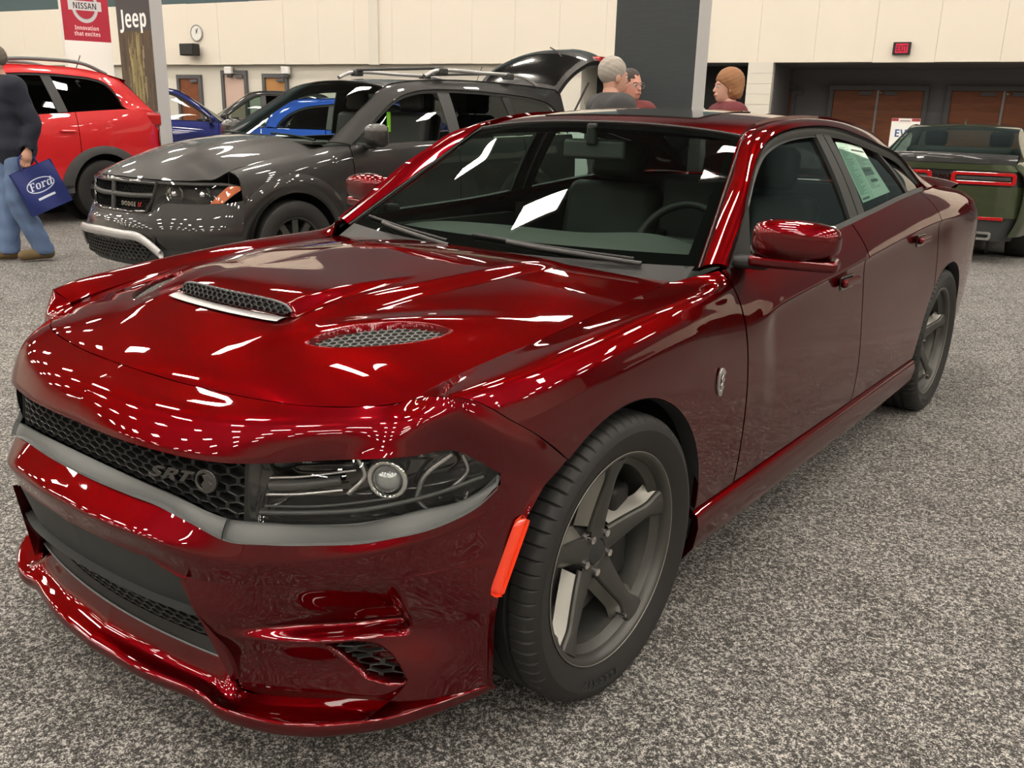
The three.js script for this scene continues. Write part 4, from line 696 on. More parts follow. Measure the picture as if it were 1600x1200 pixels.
function bodySides(root, B, panels, arches, paint, sillY) {
  const low = z => { let y = sillY; for (const [zc, R, hy] of arches) { const d = Math.abs(z - zc); if (d < R) y = Math.max(y, hy + Math.sqrt(R * R - d * d)); } return y; };
  for (const [n, z0, z1] of panels) { const g = sheet((s, t) => { const z = lerp(z0, z1, s); return B.S(z, lerp(B.at(z, low(z)), B.top, t)); }, Math.max(16, Math.round((z0 - z1) * 60)), 22, { flange: .014 }); mesh(n, g, paint, root); mesh(n, mirrorX(g), paint, root); }
  for (const [zc, R, hy] of arches) { const l = sheet((s, t) => { const a = lerp(-.1, Math.PI + .1, s); return V(lerp(B.S(zc, B.at(zc, hy + R * .7)).x - .012, .5, t), hy + (R + .01) * Math.sin(a), zc + (R + .01) * Math.cos(a)); }, 30, 3), w = new THREE.CircleGeometry(R + .02, 30).rotateY(Math.PI / 2).translate(.5, hy, zc); for (const g of both(merge([l, w]))) mesh('wheel_liner', g, M.black, root); }
}
const zLookup = (pts) => { const c = curve(pts), q = []; for (let i = 0; i <= 600; i++) q.push(c.getPoint(i / 600)); return { c, q, at: z => { for (let i = 0; i < 600; i++) if (q[i + 1].z <= z) return q[i].clone().lerp(q[i + 1], clamp((z - q[i].z) / (q[i + 1].z - q[i].z || 1e-6), 0, 1)); return q[600].clone(); } }; };
function greenhouse(root, { RI, RO, belt, roofMid, wsMid, rwMid, zs, paint, windows, posts, ws = M.windshield, rw = M.privacy, trim = M.trimGrey, bulge = .7 }) {
  const I = zLookup(RI), O = zLookup(RO);
  const rail = sheet((s, t) => { const a = I.c.getPointAt(s), b = O.c.getPointAt(s), m = a.clone().lerp(b, .5).add(V(.02, .03, s < .25 ? .012 : 0).multiplyScalar(bulge)); return a.multiplyScalar((1 - t) ** 2).addScaledVector(m, 2 * t * (1 - t)).addScaledVector(b, t * t); }, 90, 8, { flange: .01 });
  for (const g of both(rail)) mesh('roof_rail_panel', g, paint, root);
  const bow = (mid, z0, z1, px = 2, pw = 2.3) => (s, t) => { const e = I.at(lerp(z0, z1, t)), c = mid(t), k = Math.abs(2 * s - 1), sg = Math.sign(2 * s - 1); return V(sg * e.x * k, c[0] - (c[0] - e.y) * k ** pw, c[1] - (c[1] - e.z) * k ** px); };
  mesh('roof', sheet(bow(roofMid, zs[1], zs[2]), 30, 30, { flange: .01 }), paint, root);
  if (wsMid) mesh('windshield', sheet(bow(wsMid, zs[0], zs[1]), 24, 20), ws, root);
  if (rwMid) mesh('rear_window', sheet(bow(rwMid, zs[2], zs[3]), 24, 14), rw, root);
  const up = z => { let b = O.q[0], d = 9; for (const q of O.q) if (Math.abs(q.z - z) < d) { d = Math.abs(q.z - z); b = q; } return b.clone(); };
  const pane = (zb0, zb1, zt0, zt1, off) => (s, t) => { const zb = lerp(zb0, zb1, s), zt = lerp(zt0, zt1, s), a = belt(zb), u = up(zt); u.y -= .02; const p = a.clone().lerp(u, t); p.z = lerp(zb, zt, t); p.x += .008 * Math.sin(Math.PI * t) + off; return p; };
  for (const [n, a, b, c, d, m] of windows) for (const g of both(sheet(pane(a, b, c, d, -.012), 20, 14))) mesh(n, g, m, root);
  for (const [a, b, c, d, m] of posts) for (const g of both(sheet(pane(a, b, c, d, .002), 5, 14, { flange: .012 }))) mesh('window_post', g, m || trim, root);
  const ml = sheet((s, t) => { const p = O.c.getPointAt(s); p.y -= .026 * t; p.x += .003; return p; }, 80, 3, { flange: .008 }); for (const g of both(ml)) mesh('window_molding', g, trim, root);
  return { I, O, bow };
}
function simpleWheel(R, rimR, halfW, spokes, rimM, style = 0) {
  const w = new THREE.Group(); w.name = 'wheel';
  mesh('tyre', tyreGeo2(R, halfW, rimR), M.rubber, w);
  const lathe = (pts, n = 48) => new THREE.LatheGeometry(pts.map(([x, r]) => new THREE.Vector2(r, x)), n).rotateZ(-Math.PI / 2);
  const k = halfW / .11; mesh('rim', lathe([[.085 * k, rimR - .004], [.095 * k, rimR + .006], [.09 * k, rimR - .01], [.07 * k, rimR - .02], [-.07 * k, rimR - .03]]), rimM, w);
  const sp = []; for (let i = 0; i < spokes; i++) { const g = new THREE.BoxGeometry(.02, rimR - .03, .055).translate(.065 * k, (rimR - .03) / 2 + .01, 0); g.rotateX(i / spokes * Math.PI * 2); sp.push(g); }
  sp.forEach(g => mesh('spoke', g, rimM, w)); mesh('hub', new THREE.CylinderGeometry(.05, .05, .03, 20).rotateZ(Math.PI / 2).translate(.07 * k, 0, 0), rimM, w); mesh('brake_disc', new THREE.CylinderGeometry(rimR - .06, rimR - .06, .03, 32).rotateZ(Math.PI / 2).translate(-.01, 0, 0), M.black, w);
  return w;
}
function tyreGeo2(R, hw, rimR) { const pr = [[.09, rimR - .005], [.108, rimR + .02], [.112, (R + rimR) / 2], [.104, R - .015], [.09, R - .003], [.05, R], [-.05, R], [-.09, R - .003], [-.104, R - .015], [-.112, (R + rimR) / 2], [-.09, rimR - .005]].map(([x, r]) => new THREE.Vector2(r, x * hw / .11)); return new THREE.LatheGeometry(pr, 64).rotateZ(-Math.PI / 2); }
function placeWheels(root, w, track, zs, R) { let first = true; for (const z of zs) for (const sx of [1, -1]) { const o = first ? w : w.clone(); first = false; root.add(o); o.position.set(sx * track, R, z); o.rotation.y = sx > 0 ? 0 : Math.PI; } }
function topSheet(B, mid, z0f, z1f, xs, p = 2.2) { return (s, t) => { const k = 2 * s - 1, a = Math.abs(k); let x = a * xs(0), z = 0; for (let n = 0; n < 4; n++) { z = lerp(z0f(x), z1f(x), t); x = a * xs(z); } const e = B(z); return V(Math.sign(k) * x, mid(z) - (mid(z) - e) * a ** p, z); }; }
function seatPair(root, y, zs, m = M.seat) { for (const z of zs) for (const x of [.38, -.38]) { const g = new THREE.Group(); g.name = 'car_seat'; root.add(g); g.position.set(x, y, z); mesh('seat_back', rbox(.48, .62, .14, .06, 0, .55, 0), m, g).rotation.x = -.2; mesh('headrest', rbox(.27, .19, .1, .045, 0, .95, -.18), m, g); mesh('cushion', rbox(.48, .16, .5, .06, 0, .2, .22), m, g); } }
function doorMirror(root, sx, p, m, w = .12, h = .085) {
  const g = new THREE.Group(); g.name = 'door_mirror'; root.add(g); g.position.set(...p);
  const cap = new THREE.SphereGeometry(1, 28, 20), q = cap.attributes.position; for (let i = 0; i < q.count; i++) { const f = v => Math.sign(v) * Math.abs(v) ** .6; let z = q.getZ(i); q.setXYZ(i, f(q.getX(i)) * w, f(q.getY(i)) * h, z > 0 ? z * .1 : z * .02); } cap.computeVertexNormals();
  mesh('mirror_cap', cap, m, g); mesh('mirror_arm', rbox(.16, .04, .06, .015, -sx * .12, -h * .95, 0), M.black, g); mesh('mirror_glass', rbox(w * 1.7, h * 1.6, .008, .004, 0, 0, -.022), M.chrome, g); return g;
}
// ---------- grey crossover with its tailgate up ----------
{
  const car = thing('grey_crossover', 'dark grey metallic crossover with cross-bar grille and raised tailgate', 'car', [-4.64, 0, -2.80], -.028), paint = M.greyPaint;
  const ST = [[.62, [.74, .30], [.79, .42], [.81, .60], [.80, .78], [.77, .87], [.66, .90]], [.40, [.80, .28], [.845, .42], [.865, .62], [.855, .82], [.815, .93], [.69, .97]], [0, [.86, .26], [.90, .42], [.915, .65], [.905, .88], [.86, 1.01], [.73, 1.06]], [-.40, [.87, .25], [.91, .42], [.92, .68], [.91, .92], [.875, 1.07], [.765, 1.13]], [-.52, [.87, .25], [.91, .42], [.92, .69], [.91, .93], [.88, 1.08], [.82, 1.145]], [-.9, [.87, .25], [.91, .42], [.92, .7], [.912, .95], [.888, 1.10], [.86, 1.16]], [-1.7, [.87, .25], [.91, .42], [.922, .72], [.915, .98], [.892, 1.13], [.865, 1.19]], [-2.7, [.87, .25], [.91, .42], [.922, .74], [.915, 1.0], [.89, 1.15], [.86, 1.22]], [-3.4, [.85, .28], [.89, .44], [.90, .75], [.895, 1.0], [.87, 1.16], [.83, 1.24]], [-3.85, [.78, .32], [.82, .46], [.83, .75], [.825, 1.0], [.80, 1.16], [.77, 1.25]]];
  const B = sideOf(ST), A = [[-.03, .41, .40], [-2.92, .41, .40]];
  bodySides(car, B, [['front_fender', .42, -.62], ['front_door', -.63, -1.90], ['rear_door', -1.91, -2.88], ['quarter_panel', -2.89, -3.85]], A, paint, .33);
  for (const [zc, R, hy] of A) { const fl = sheet((s, t) => { const a = lerp(-.28, Math.PI + .22, s), r = lerp(R - .01, R + .135, t), z = zc + r * Math.cos(a) * 1.02, y = hy + r * Math.sin(a); const p = B.S(clamp(z, -3.8, .6), B.at(clamp(z, -3.8, .6), clamp(y, .3, 1.0))); return V(p.x + .022 - .02 * t * t - .03 * (1 - t) ** 3, y, z); }, 50, 8, { flange: .02 }); for (const g of both(fl)) mesh('arch_flare', g, paint, car); }
  mesh('sill_cladding', both(sheet((s, t) => V(lerp(.905, .86, t), lerp(.36, .22, t), lerp(-.45, -2.5, s)), 20, 3)).flatMap(g => [g]), M.matteDark, car);
  const hMid = pchip([[-.45, 1.205], [-.2, 1.195], [.1, 1.165], [.4, 1.11], [.62, 1.05], [.8, .985], [.90, .935], [.94, .912]]), hF = pchip([[0, .94], [.3, .905], [.5, .83], [.62, .72], [.70, .58], [.74, .45]]), hR = pchip([[0, -.32], [.4, -.34], [.77, -.45]]);
  const hEdge = pchip([[-.45, 1.125], [-.2, 1.09], [0, 1.06], [.2, 1.02], [.4, .97], [.58, .905], [.72, .90], [.83, .902], [.905, .907], [.94, .91]]), hX = pchip([[-.45, .77], [-.2, .75], [0, .73], [.2, .71], [.45, .70], [.58, .70], [.72, .62], [.83, .5], [.905, .3], [.94, .02]]);
  const hood = sheet((s, t) => { const k = 2 * s - 1, a = Math.abs(k); let x = a * .70, z = 0; for (let n = 0; n < 5; n++) { z = lerp(hF(Math.min(.74, a * .70)), hR(x), t); x = a * (z > .45 ? .70 : hX(z)); } const xe = z > .58 ? hX(z) : hX(z), q = clamp(x / Math.max(xe, .02), 0, 1.03); const dome = .018 * (1 - sstep(.30, .46, x)) * sstep(.85, .4, z); return V(Math.sign(k) * x, hMid(z) - (hMid(z) - hEdge(z)) * q ** 2.4 + dome - .018 * q ** 6 * 0, z); }, 90, 60, { flange: .014 });
  mesh('hood', hood, paint, car);
  // front end rows, centre to corner
  const rows = [[[0, .905, .945], [.3, .90, .91], [.5, .893, .84], [.66, .888, .70], [.76, .885, .53], [.80, .87, .42]], [[0, .885, .955], [.3, .88, .92], [.5, .875, .85], [.67, .87, .71], [.775, .868, .53], [.83, .86, .40]], [[0, .66, .985], [.25, .66, .965], [.42, .675, .91], [.5, .73, .86], [.66, .735, .74], [.82, .74, .53], [.87, .76, .42]], [[0, .60, 1.05], [.25, .60, 1.03], [.45, .60, .96], [.66, .61, .82], [.83, .62, .58], [.885, .63, .44]], [[0, .50, 1.07], [.25, .50, 1.05], [.45, .50, .985], [.68, .50, .83], [.84, .50, .60], [.888, .50, .47]], [[0, .40, 1.04], [.25, .40, 1.02], [.45, .40, .96], [.66, .40, .81], [.81, .40, .60], [.87, .40, .49]], [[0, .28, 1.03], [.25, .28, 1.01], [.44, .28, .95], [.64, .28, .80], [.79, .28, .58], [.85, .30, .49]], [[0, .25, .9], [.25, .25, .88], [.40, .25, .84], [.55, .25, .72], [.68, .25, .52], [.74, .27, .45]]];
  const NS = rowSurface(rows, { mode: 'arc', crease: [1, 2] }), full = (t0, t1, n, m, nm, ns = 120) => mesh(nm, sheet((s, t) => { const k = 2 * s - 1, p = NS(Math.abs(k), lerp(t0, t1, t) / 7); if (k < 0) p.x = -p.x; return p; }, ns, n), m, car);
  full(0, 1, 4, paint, 'nose_strip'); full(2, 5, 26, paint, 'front_bumper'); full(5, 7, 14, M.matteDark, 'lower_valance');
  const topR = zCurveX(rows[1]), botR = zCurveX(rows[2]), band = (x, t, d) => { const a = topR(x), b = botR(x), p = a.clone().lerp(b, t); p.z -= d; p.x = x; return p; };
  // grille: mesh, frame, cross bars, script
  const GX = .44, edgeX = t => lerp(.455, .375, t);
  mesh('grille_back', sheet((s, t) => band(lerp(-1, 1, s) * edgeX(t), t, .03), 40, 6), M.black, car);
  mesh('grille_mesh', honey((a, b) => band(a, b, .02), [-.40, .40, .06, .94], .034, .10, .01, (a, b) => Math.abs(a) < edgeX(b) - .02, .8), M.mesh, car);
  const bar = (pts, r) => tube(pts.map(([x, t]) => { const p = band(x, t, .004); return [p.x, p.y, p.z]; }), r, 30, 8);
  mesh('grille_frame', [bar([[-.455, 0], [-.2, .01], [0, .01], [.2, .01], [.455, 0]], .016), bar([[-.375, 1], [-.2, 1], [0, 1], [.2, 1], [.375, 1]], .018), bar([[.455, 0], [.43, .5], [.375, 1]], .016), bar([[-.455, 0], [-.43, .5], [-.375, 1]], .016)], M.gloss, car);
  mesh('grille_cross_bar', bar([[-.44, .47], [-.2, .46], [0, .46], [.2, .46], [.44, .47]], .021), M.trimGrey, car); mesh('grille_cross_bar', bar([[0, 0], [0, .5], [0, 1]], .021), M.trimGrey, car);
  const scr = new TextGeometry('DODGE', { font, size: .032, depth: .004, curveSegments: 2 }).translate(0, 0, 0), sl = new TextGeometry('//', { font, size: .034, depth: .004, curveSegments: 2 }).translate(.17, 0, 0);
  { const p = band(.12, .80, -.006); const bg = new THREE.Group(); bg.name = 'grille_script'; bg.position.copy(p); bg.rotation.set(-.1, .22, 0); car.add(bg); mesh('letters', scr, M.chrome, bg); mesh('stripes', sl, M.tailRed, bg); }
  // headlights
  for (const sx of [1, -1]) {
    const f = g => sx > 0 ? g : mirrorX(g), H = (s, t, d) => { const x = lerp(lerp(.475, .845, s), lerp(.41, .80, s), t * .9), p = band(x, lerp(0, .985, t), d); return p; };
    const h = new THREE.Group(); h.name = 'headlight'; car.add(h);
    mesh('housing', f(sheet((s, t) => { const e = Math.min(1, Math.min(s, 1 - s) * 9) * Math.min(1, Math.min(t, 1 - t) * 5); return H(s, t, .004 + .06 * e); }, 30, 10)), M.black, h);
    mesh('lens', f(sheet((s, t) => H(s, t, -.006 * Math.sin(Math.PI * t)), 30, 8)), M.lens, h);
    for (const s of [.30, .68]) { const c = H(s, .5, .03), rf = new THREE.SphereGeometry(.075, 24, 10, 0, Math.PI * 2, 0, Math.PI * .45).rotateX(-Math.PI / 2).scale(1, 1.05, .6).rotateY(.5).translate(c.x - .01, c.y, c.z - .0); const fac = toCreasedNormals(new THREE.SphereGeometry(.075, 9, 6, 0, Math.PI * 2, Math.PI * .55, Math.PI * .45).rotateX(Math.PI / 2).scale(1, 1.1, .7).rotateY(.5).translate(c.x, c.y, c.z + .015), .2); mesh('reflector', f(fac), M.chrome, h); mesh('bulb', f(new THREE.SphereGeometry(.022, 14, 10).translate(c.x + .012, c.y, c.z + .02)), M.chrome, h); }
    mesh('turn_lens', f(sheet((s, t) => H(lerp(.86, .99, s), t, .004), 8, 8)), M.orange, h);
  }
  // silver skid bar and black mesh below it
  const sk = (sx) => curve([[0, .512, 1.098], [sx * .25, .505, 1.08], [sx * .42, .495, 1.035], [sx * .50, .44, .99], [sx * .56, .37, .945]]);
  const skid = sheet((s, t) => { const k = 2 * s - 1, c = sk(Math.sign(k) || 1).getPoint(Math.abs(k)), a = t * Math.PI * 2; return V(c.x, c.y + .034 * Math.sin(a) * 1, c.z + .02 * Math.cos(a)); }, 80, 14); mesh('skid_bar', skid, M.silver, car);
  mesh('lower_mesh', honey((a, b) => V(a, .32 + b, 1.045 - .3 * a * a + .1 * b), [-.46, .46, 0, .15], .05, .026, .012, () => true, .8), M.mesh, car);
  mesh('lower_mesh_back', sheet((s, t) => { const x = lerp(-.52, .52, s); return V(x, lerp(.30, .50, t), 1.038 - .3 * x * x); }, 20, 2), M.black, car);
  // cabin
  const GH = greenhouse(car, { paint, RI: [[.77, 1.165, -.46], [.72, 1.32, -.70], [.67, 1.48, -.97], [.62, 1.63, -1.23], [.605, 1.685, -1.5], [.59, 1.725, -2.1], [.585, 1.73, -2.8], [.575, 1.72, -3.4], [.56, 1.70, -3.86]], RO: [[.845, 1.15, -.64], [.80, 1.28, -.86], [.755, 1.42, -1.07], [.725, 1.535, -1.27], [.71, 1.60, -1.5], [.705, 1.63, -1.8], [.70, 1.635, -2.4], [.695, 1.62, -2.9], [.69, 1.59, -3.3], [.70, 1.53, -3.55], [.74, 1.38, -3.70], [.775, 1.27, -3.76]], belt: z => { const p = B.S(z, B.top); return V(p.x - .01, p.y + .01, z); }, roofMid: pchip([[0, 1.69, -1.2], [.25, 1.735, -1.8], [.6, 1.755, -2.7], [1, 1.735, -3.82]]), wsMid: pchip([[0, 1.205, -.33], [.5, 1.45, -.77], [1, 1.685, -1.19]]), zs: [-.47, -1.235, -3.85, -3.85], windows: [['front_door_glass', -.80, -1.84, -.85, -1.80, M.lens], ['rear_door_glass', -1.98, -2.80, -1.96, -2.72, M.privacy], ['quarter_glass', -2.92, -3.62, -2.84, -3.58, M.privacy]], posts: [[-1.84, -1.98, -1.80, -1.96, M.trimGrey], [-2.80, -2.92, -2.72, -2.84, M.greyPaint]] });
  for (const sx of [1, -1]) { const rr = mesh('roof_rack', tube([[.60, 1.745, -1.75], [.60, 1.80, -1.9], [.60, 1.815, -2.5], [.595, 1.80, -3.2], [.59, 1.735, -3.42]].map(p => [p[0] * sx, p[1], p[2]]), .018, 50, 8), M.silver, car); }
  for (const z of [-1.98, -2.95]) mesh('roof_cross_bar', [rbox(1.2, .025, .06, .01, 0, 1.83, z), rbox(.1, .06, .1, .015, .59, 1.80, z), rbox(.1, .06, .1, .015, -.59, 1.80, z)], M.trimGrey, car);
  for (const sx of [1, -1]) doorMirror(car, sx, [sx * 1.02, 1.235, -.79], paint, .115, .095);
  mesh('dashboard', [rbox(1.4, .18, .5, .06, 0, 1.08, -.72)], M.dash, car); seatPair(car, .58, [-1.62, -2.55]); mesh('cabin_floor', box(1.5, .03, 3, 0, .42, -2.1), M.interior, car);
  mesh('cowl', [box(1.45, .02, .14, 0, 1.165, -.42)], M.black, car);
  for (const [x0, x1] of [[.1, .62], [-.6, -.08]]) mesh('wiper', tube([[x1, 1.185, -.46], [lerp(x0, x1, .5), 1.215, -.43], [x0, 1.225, -.41]], .01, 20, 6), M.black, car);
  const sd = mesh('steering_wheel', new THREE.TorusGeometry(.18, .016, 8, 32), M.black, car); sd.position.set(.38, 1.08, -1.05); sd.rotation.x = -.4;
  mesh('green_tag', box(.01, .17, .035, .60, 1.34, -1.30), std({ color: lin(.25, .75, .02), roughness: .6 }), car).userData.label = 'lime green hanging tag';
  // raised tailgate: outer skin with dark glass, lamps and struts
  const tg = new THREE.Group(); tg.name = 'tailgate'; car.add(tg);
  const gate = (s, t) => { const k = 2 * s - 1, a = Math.abs(k), w = lerp(.60, .66, t), prof = pchip([[0, 1.75, -3.84], [.2, 1.90, -3.98], [.5, 2.06, -4.20], [.8, 2.17, -4.44], [1, 2.20, -4.66]])(t); return V(k * w, prof[0] - .15 * a ** 2.4 * (.4 + .6 * t), prof[1] + .05 * a * a); };
  mesh('gate_glass', sheet((s, t) => { const p = gate(lerp(.06, .94, s), lerp(.05, .66, t)); return p; }, 30, 16), M.gloss, tg);
  mesh('gate_frame', [sheet((s, t) => gate(lerp(0, .07, s), t), 5, 24, { flange: .05 }), sheet((s, t) => gate(lerp(.93, 1, s), t), 5, 24, { flange: .05 }), sheet((s, t) => gate(s, lerp(0, .06, t)), 24, 3, { flange: .05 }), sheet((s, t) => gate(s, lerp(.655, 1, t)), 24, 10, { flange: .05 })], paint, tg);
  mesh('gate_lining', sheet((s, t) => { const p = gate(s, t); p.y -= .06; p.z += .03; return p; }, 20, 16), M.interior, tg);
  for (const sx of [1, -1]) mesh('tail_lamp', rbox(.12, .07, .2, .02, sx * .60, 2.06, -4.58), M.tailRed, tg);
  mesh('rear_wiper', tube([[0, 2.20, -4.42], [.12, 2.16, -4.36], [.30, 2.08, -4.25]], .008, 16, 6), M.black, tg);
  for (const sx of [1, -1]) mesh('gas_strut', tube([[sx * .72, 1.38, -3.86], [sx * .66, 1.80, -4.28]], .011, 6, 8), M.black, car);
  mesh('rear_bumper', sheet((s, t) => { const k = 2 * s - 1; return V(k * .80, lerp(.32, .72, t), -3.86 - .14 * (1 - k ** 4)); }, 20, 6), paint, car);
  mesh('antenna', tube([[-.35, 1.73, -3.5], [-.35, 1.95, -3.62]], .004, 4, 5), M.black, car);
  placeWheels(car, simpleWheel(.37, .24, .11, 10, M.rim), .80, [-.03, -2.92], .37);
}
function zCurveX(pts) { const c = curve(pts), q = []; for (let i = 0; i <= 400; i++) q.push(c.getPoint(i / 400)); return x => { x = Math.abs(x); for (let i = 0; i < 400; i++) if (q[i + 1].x >= x) return q[i].clone().lerp(q[i + 1], clamp((x - q[i].x) / Math.max(1e-6, q[i + 1].x - q[i].x), 0, 1)); return q[400].clone(); }; }
// ---------- bright red off-roader seen from its side ----------
{
  const car = thing('red_off_roader', 'bright red compact off-roader with dark cladding and roof rails behind walking man', 'car', [-10.23, 0, -1.55], 0), paint = M.jeepRed;
  const ST = [[.85, [.55, .55], [.62, .7], [.62, .85], [.6, 1.0], [.55, 1.08]], [.5, [.80, .40], [.86, .60], [.88, .85], [.86, 1.05], [.74, 1.15]], [0, [.88, .38], [.92, .60], [.935, .88], [.92, 1.1], [.80, 1.22]], [-.6, [.88, .38], [.92, .60], [.935, .9], [.92, 1.12], [.86, 1.26]], [-1.5, [.88, .38], [.92, .60], [.935, .92], [.92, 1.14], [.88, 1.28]], [-2.3, [.88, .39], [.92, .60], [.935, .95], [.92, 1.18], [.88, 1.335]], [-2.8, [.87, .42], [.91, .62], [.93, .98], [.915, 1.22], [.87, 1.375]], [-3.3, [.83, .50], [.87, .66], [.89, 1.0], [.875, 1.24], [.83, 1.40]], [-3.55, [.74, .60], [.79, .72], [.81, 1.0], [.80, 1.22], [.76, 1.37]], [-3.63, [.66, .66], [.70, .76], [.72, 1.0], [.71, 1.18], [.68, 1.30]]];
  const B = sideOf(ST), A = [[0, .44, .42], [-2.72, .44, .42]];
  bodySides(car, B, [['front_fender', .84, -.62], ['front_door', -.63, -1.62], ['rear_door', -1.63, -2.42], ['quarter_panel', -2.43, -3.63]], A, paint, .45);
  for (const [zc, R, hy] of A) { const fl = sheet((s, t) => { const a = lerp(-.1, Math.PI + .15, s), r = lerp(R - .012, R + .10, t), z = zc + r * Math.cos(a) * lerp(1, 1.06, t), y = hy + r * Math.sin(a) * lerp(1, .97, t), zz = clamp(z, -3.5, .8), p = B.S(zz, B.at(zz, clamp(y, .45, 1.1))); return V(p.x + .028 - .02 * t * t, y, z); }, 50, 6, { flange: .02 }); for (const g of both(fl)) mesh('arch_flare', g, M.cladding, car); }
  for (const g of both(sheet((s, t) => V(lerp(.935, .88, t), lerp(.47, .34, t), lerp(-.45, -2.28, s)), 20, 3))) mesh('sill_cladding', g, M.matteDark, car);
  const hm = pchip([[-.6, 1.30], [0, 1.27], [.5, 1.2], [.85, 1.08]]); mesh('hood', sheet((s, t) => { const z = lerp(.84, -.55, t), e = B.S(z, B.top), k = 2 * s - 1; return V(k * e.x, hm(z) - (hm(z) - e.y) * Math.abs(k) ** 2.2, z); }, 24, 24, { flange: .01 }), paint, car);
  mesh('front_bumper', sheet((s, t) => { const k = 2 * s - 1, e = B.S(.85, lerp(0, B.top, t)); return V(k * e.x, e.y, .85 + .1 * (1 - k * k)); }, 20, 10), paint, car);
  greenhouse(car, { paint, trim: M.cladding, RI: [[.80, 1.24, -.52], [.74, 1.42, -.78], [.67, 1.62, -1.08], [.61, 1.80, -1.36], [.60, 1.85, -1.65], [.595, 1.875, -2.2], [.59, 1.86, -2.7], [.575, 1.81, -3.05], [.56, 1.77, -3.22]], RO: [[.86, 1.26, -.70], [.80, 1.45, -.95], [.76, 1.62, -1.22], [.735, 1.72, -1.45], [.725, 1.77, -1.8], [.72, 1.785, -2.2], [.72, 1.775, -2.5], [.725, 1.755, -2.75], [.74, 1.70, -2.92], [.77, 1.56, -3.04], [.80, 1.44, -3.09]], belt: z => { const p = B.S(z, B.top); return V(p.x - .01, p.y + .008, z); }, roofMid: pchip([[0, 1.84, -1.34], [.3, 1.90, -1.85], [.7, 1.905, -2.6], [1, 1.82, -3.25]]), wsMid: pchip([[0, 1.29, -.42], [1, 1.84, -1.33]]), rwMid: null, zs: [-.53, -1.37, -3.21, -3.3], windows: [['front_door_glass', -.90, -1.58, -.98, -1.56, M.privacy], ['rear_door_glass', -1.68, -2.22, -1.68, -2.14, M.privacy], ['quarter_glass', -2.34, -3.02, -2.24, -2.96, M.privacy]], posts: [[-1.58, -1.68, -1.56, -1.68], [-2.22, -2.34, -2.12, -2.24]] });
  // dark lining stops a view through the tinted glass
  mesh('cabin_lining', [box(1.3, .5, 2.6, 0, 1.15, -2.0), box(1.05, .3, 1.6, 0, 1.5, -2.2)], M.black, car);
  // rear quarter above the belt, hatch, spoiler, lamps
  for (const g of both(sheet((s, t) => { const o = curve([[.727, 1.755, -2.76], [.742, 1.70, -2.925], [.772, 1.56, -3.045], [.805, 1.43, -3.10], [.835, 1.40, -3.14]]).getPointAt(s), e = curve([[.565, 1.785, -3.18], [.62, 1.68, -3.28], [.68, 1.56, -3.38], [.73, 1.45, -3.47], [.765, 1.375, -3.545]]).getPointAt(s); const p = o.lerp(e, t); p.x += .02 * Math.sin(Math.PI * t); return p; }, 24, 10))) mesh('rear_pillar', g, paint, car);
  mesh('hatch_glass', sheet((s, t) => { const k = 2 * s - 1, w = lerp(.60, .72, t); return V(k * w, lerp(1.74, 1.38, t), lerp(-3.24, -3.56, t) - .07 * (1 - k * k)); }, 20, 10), M.gloss, car);
  mesh('hatch', sheet((s, t) => { const k = 2 * s - 1, w = lerp(.76, .70, t); return V(k * w, lerp(1.385, .72, t), lerp(-3.55, -3.64, t) - .08 * (1 - k ** 4)); }, 24, 10), paint, car);
  mesh('roof_spoiler', sheet((s, t) => { const k = 2 * s - 1, q = [[1.83, -3.12], [1.795, -3.28], [1.775, -3.34], [1.745, -3.32], [1.73, -3.22]], i = Math.min(3, Math.floor(t * 4)), u = t * 4 - i; return V(k * .60, lerp(q[i][0], q[i + 1][0], u) - .02 * k * k, lerp(q[i][1], q[i + 1][1], u) + .06 * k * k); }, 20, 12), paint, car);
  for (const sx of [1, -1]) { mesh('tail_lamp', rbox(.10, .16, .22, .03, sx * .79, 1.275, -3.50), M.tailRed, car); mesh('lamp_trim', rbox(.06, .19, .05, .02, sx * .75, 1.28, -3.61), M.satinGrey, car); }
  mesh('rear_bumper', sheet((s, t) => { const k = 2 * s - 1; return V(k * lerp(.84, .80, t), lerp(1.15, .62, t), -3.56 - .12 * (1 - k ** 6) * (1 - .3 * t)); }, 24, 8), paint, car);
  for (const sx of [1, -1]) mesh('roof_rack', tube([[.57, 1.85, -1.5], [.57, 1.925, -1.75], [.57, 1.955, -2.3], [.565, 1.93, -2.75], [.555, 1.82, -3.05]].map(p => [p[0] * sx, p[1], p[2]]), .022, 50, 8), M.satinGrey, car);
  mesh('antenna', tube([[0, 1.90, -2.95], [0, 2.06, -3.02]], .006, 4, 5), M.black, car);
  for (const sx of [1, -1]) for (const z of [-1.45, -2.28]) { const p = B.S(z, B.at(z, 1.12)); mesh('door_handle', rbox(.03, .03, .19, .012, sx * (p.x + .016), 1.12, z), paint, car); }
  placeWheels(car, simpleWheel(.385, .225, .115, 5, M.rim), .80, [0, -2.72], .385);
}
